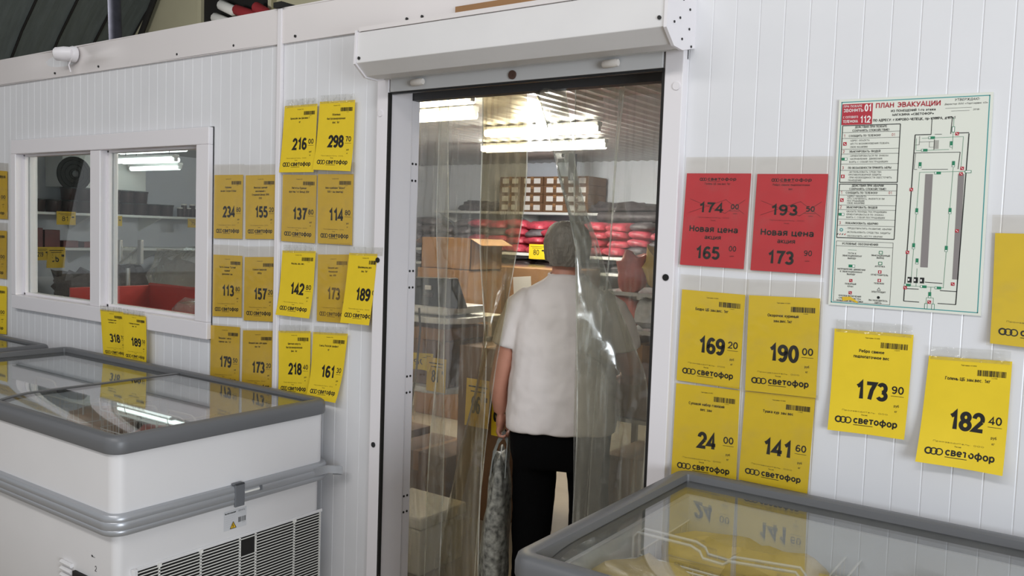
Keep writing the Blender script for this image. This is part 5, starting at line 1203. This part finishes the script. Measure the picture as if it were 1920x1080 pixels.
# left hand, closed round the bag handles
mb.ellipsoid((-.257, .040, .795), (.020, .042, .046))
for k, (y, L_) in enumerate(((.072, .95), (.051, 1.05), (.030, 1.0), (.010, .82))):
    mb.tube([(-.262, y, .775), (-.268, y, .750), (-.258, y, .727), (-.238, y, .722), (-.224, y, .735), (-.224, y, .750)] if L_ > .9 else [(-.262, y, .778), (-.267, y, .756), (-.257, y, .736), (-.240, y, .733), (-.228, y, .744)], .0088*L_, 8)
mb.tube([(-.250, .070, .815), (-.240, .088, .788), (-.232, .088, .765), (-.230, .080, .748)], [.011, .0105, .0095, .008], 8)
# right hand, half closed in front
mb.ellipsoid((.288, .262, .978), (.040, .044, .019))
for k, (dx, L_) in enumerate(((-.030, .9), (-.010, 1.05), (.010, 1.0), (.029, .82))):
    x = .288+dx; mb.tube([(x, .295, .980), (x, .320*1, .972), (x, .330, .952), (x, .318, .934), (x, .304, .934)], .0088*L_, 8)
mb.tube([(.256, .235, .975), (.240, .262, .966), (.240, .286, .956), (.246, .302, .948)], [.011, .0105, .0095, .008], 8)
body = remesh(mb.build('body', 'skin', man, local=True, smooth=True), .0055, 4)
# hair
mb = MB(); NH = 40; rows = []
zz = [1.452+i*.0087 for i in range(21)]+[1.629, 1.637]
for z in zz:
    hw, hd, yo = head_r(min(z, 1.635)); k = .011 if z < 1.627 else .006
    if z > 1.635: hw, hd = .004, .005
    rows.append([(p[0]+0.0015*math.sin(i*5.1+z*300), p[1]+.0015*math.cos(i*7.3+z*410), z+.008*(z > 1.6)+.0025*math.sin(i*2.9)) for i, p in enumerate(sec(z, hw+k, hd+k, yo, n=NH, e=2.15))])
vs = [p for r in rows for p in r]; fs = []
for j in range(len(zz)-1):
    for i in range(NH):
        q = (i+.5)/NH*2*math.pi; yq = math.sin(q); xq = abs(math.cos(q))
        lim = 1.462 if yq < -.55 else (1.485 if yq < -.2 else (1.545 if yq < .25 else (1.55 if yq < .5 else 1.60)))
        if zz[j] >= lim: i2 = (i+1) % NH; fs.append((j*NH+i, j*NH+i2, (j+1)*NH+i2, (j+1)*NH+i))
mb.add(vs, fs)
hr = mb.build('hair', 'hair', man, local=True, smooth=True)
so = hr.modifiers.new('Solid', 'SOLIDIFY'); so.thickness = .012; so.offset = -1
ss = hr.modifiers.new('Sub', 'SUBSURF'); ss.levels = 1; ss.render_levels = 2
# shirt
mb = MB()
T = [(.785, .229, .172, 0), (.82, .232, .176, 0), (.90, .230, .182, .005), (1.0, .226, .178, .005), (1.10, .214, .165, -.004), (1.18, .208, .155, -.012), (1.26, .200, .145, -.020), (1.32, .186, .130, -.024), (1.365, .165, .108, -.024), (1.395, .118, .088, -.022), (1.42, .084, .078, -.020), (1.434, .074, .072, -.018)]
mb.loft([sec(z, a, b, c_, e=2.5) for z, a, b, c_ in T])
mb.tube([(-.130, -.020, 1.335), (-.178, -.018, 1.285), (-.215, -.015, 1.21), (-.232, -.013, 1.125)], [.060, .074, .072, .069], 18)
mb.tube([(.130, -.020, 1.335), (.185, -.018, 1.285), (.228, -.012, 1.21), (.252, -.004, 1.13)], [.060, .074, .072, .069], 18)
shirt = remesh(mb.build('shirt', 'shirt', man, local=True, smooth=True), .0085, 5, (.018, .11))
mb = MB(); mb.tube([(p[0], p[1], 1.43+.006*math.sin(i/24*6.28)) for i, p in enumerate(sec(1.43, .071, .070, -.018))], .007, 8, closed=True); mb.build('collar', 'shirt', man, local=True, smooth=True)
# trousers and shoes
mb = MB()
mb.loft([sec(.86, .205, .150), sec(.76, .214, .150), sec(.68, .208, .145), sec(.63, .195, .13)])
mb.tube([(-.102, 0, .74), (-.103, .004, .55), (-.106, .0, .40), (-.112, -.008, .12), (-.112, -.008, .05)], [.098, .093, .086, .074, .076], 20)
mb.tube([(.112, 0, .74), (.126, .004, .55), (.130, .0, .40), (.134, -.008, .12), (.134, -.008, .05)], [.096, .088, .084, .074, .076], 20)
remesh(mb.build('trousers', 'trousers', man, local=True, smooth=True), .012, 5, (.012, .1))
for s_ in (-1, 1):
    mb = MB(); x = s_*.122
    mb.loft([sec(z, a, b, c_, x, e=2.6) for z, a, b, c_ in ((0, .046, .135, .045), (.02, .05, .14, .045), (.05, .046, .125, .04), (.075, .042, .085, .0), (.10, .036, .05, -.03))]); mb.build('shoe', 'shoe', man, local=True, smooth=True)
# shopping bag held in the left hand
Rm = MATS[man.name]
bl = Rm @ Vector((-.236, .04, .0))
sb = thing('shopping_bag', 'grey patterned shopping bag hanging from the hand of the man', 'bag', bl, math.radians(31))
mb = MB(); rings = []
for z, hw, hd in ((.05, .046, .14), (.08, .058, .16), (.20, .062, .165), (.34, .056, .16), (.46, .048, .15), (.56, .040, .14), (.63, .032, .13), (.66, .022, .12)):
    ring = []
    for i in range(36):
        q = 2*math.pi*i/36; c_, s_ = math.cos(q), math.sin(q)
        w_ = 1+.20*math.sin(5*q+z*16)*(1 if z > .12 else .3)+.10*math.sin(9*q-z*22)
        ring.append((hw*w_*math.copysign(abs(c_)**.8, c_)-.014-.012*(z < .4), hd*math.copysign(abs(s_)**.7, s_)*(1+.05*math.sin(3*q+z*25)), z+.02*math.sin(4*q+1)*(z > .5)))
    rings.append(ring)
mb.loft(rings); o = mb.build('bag_body', 'bag', sb, local=True, smooth=True)
s_ = o.modifiers.new('Sub', 'SUBSURF'); s_.levels = 1; s_.render_levels = 2
for x in (-.020, .018):
    mb = MB(); q = [(x*1.6-.014, -.10, .60), (x*1.5-.012, -.08, .66), (x-.004, -.035, .715), (0, -.005, .742), (0, .03, .742), (x-.004, .06, .715), (x*1.5-.012, .09, .66), (x*1.6-.014, .11, .60)]
    rr = []
    for k, p in enumerate(q):
        w_ = .022 if 1 < k < 6 else .042
        rr.append([(p[0]-.002, p[1]-w_*.5, p[2]-w_*.4), (p[0]+.002, p[1]-w_*.5, p[2]-w_*.4), (p[0]+.002, p[1]+w_*.5, p[2]+w_*.4), (p[0]-.002, p[1]+w_*.5, p[2]+w_*.4)])
    mb.loft(rr); mb.build('bag_handle', 'bag_trim', sb, local=True, smooth=True)
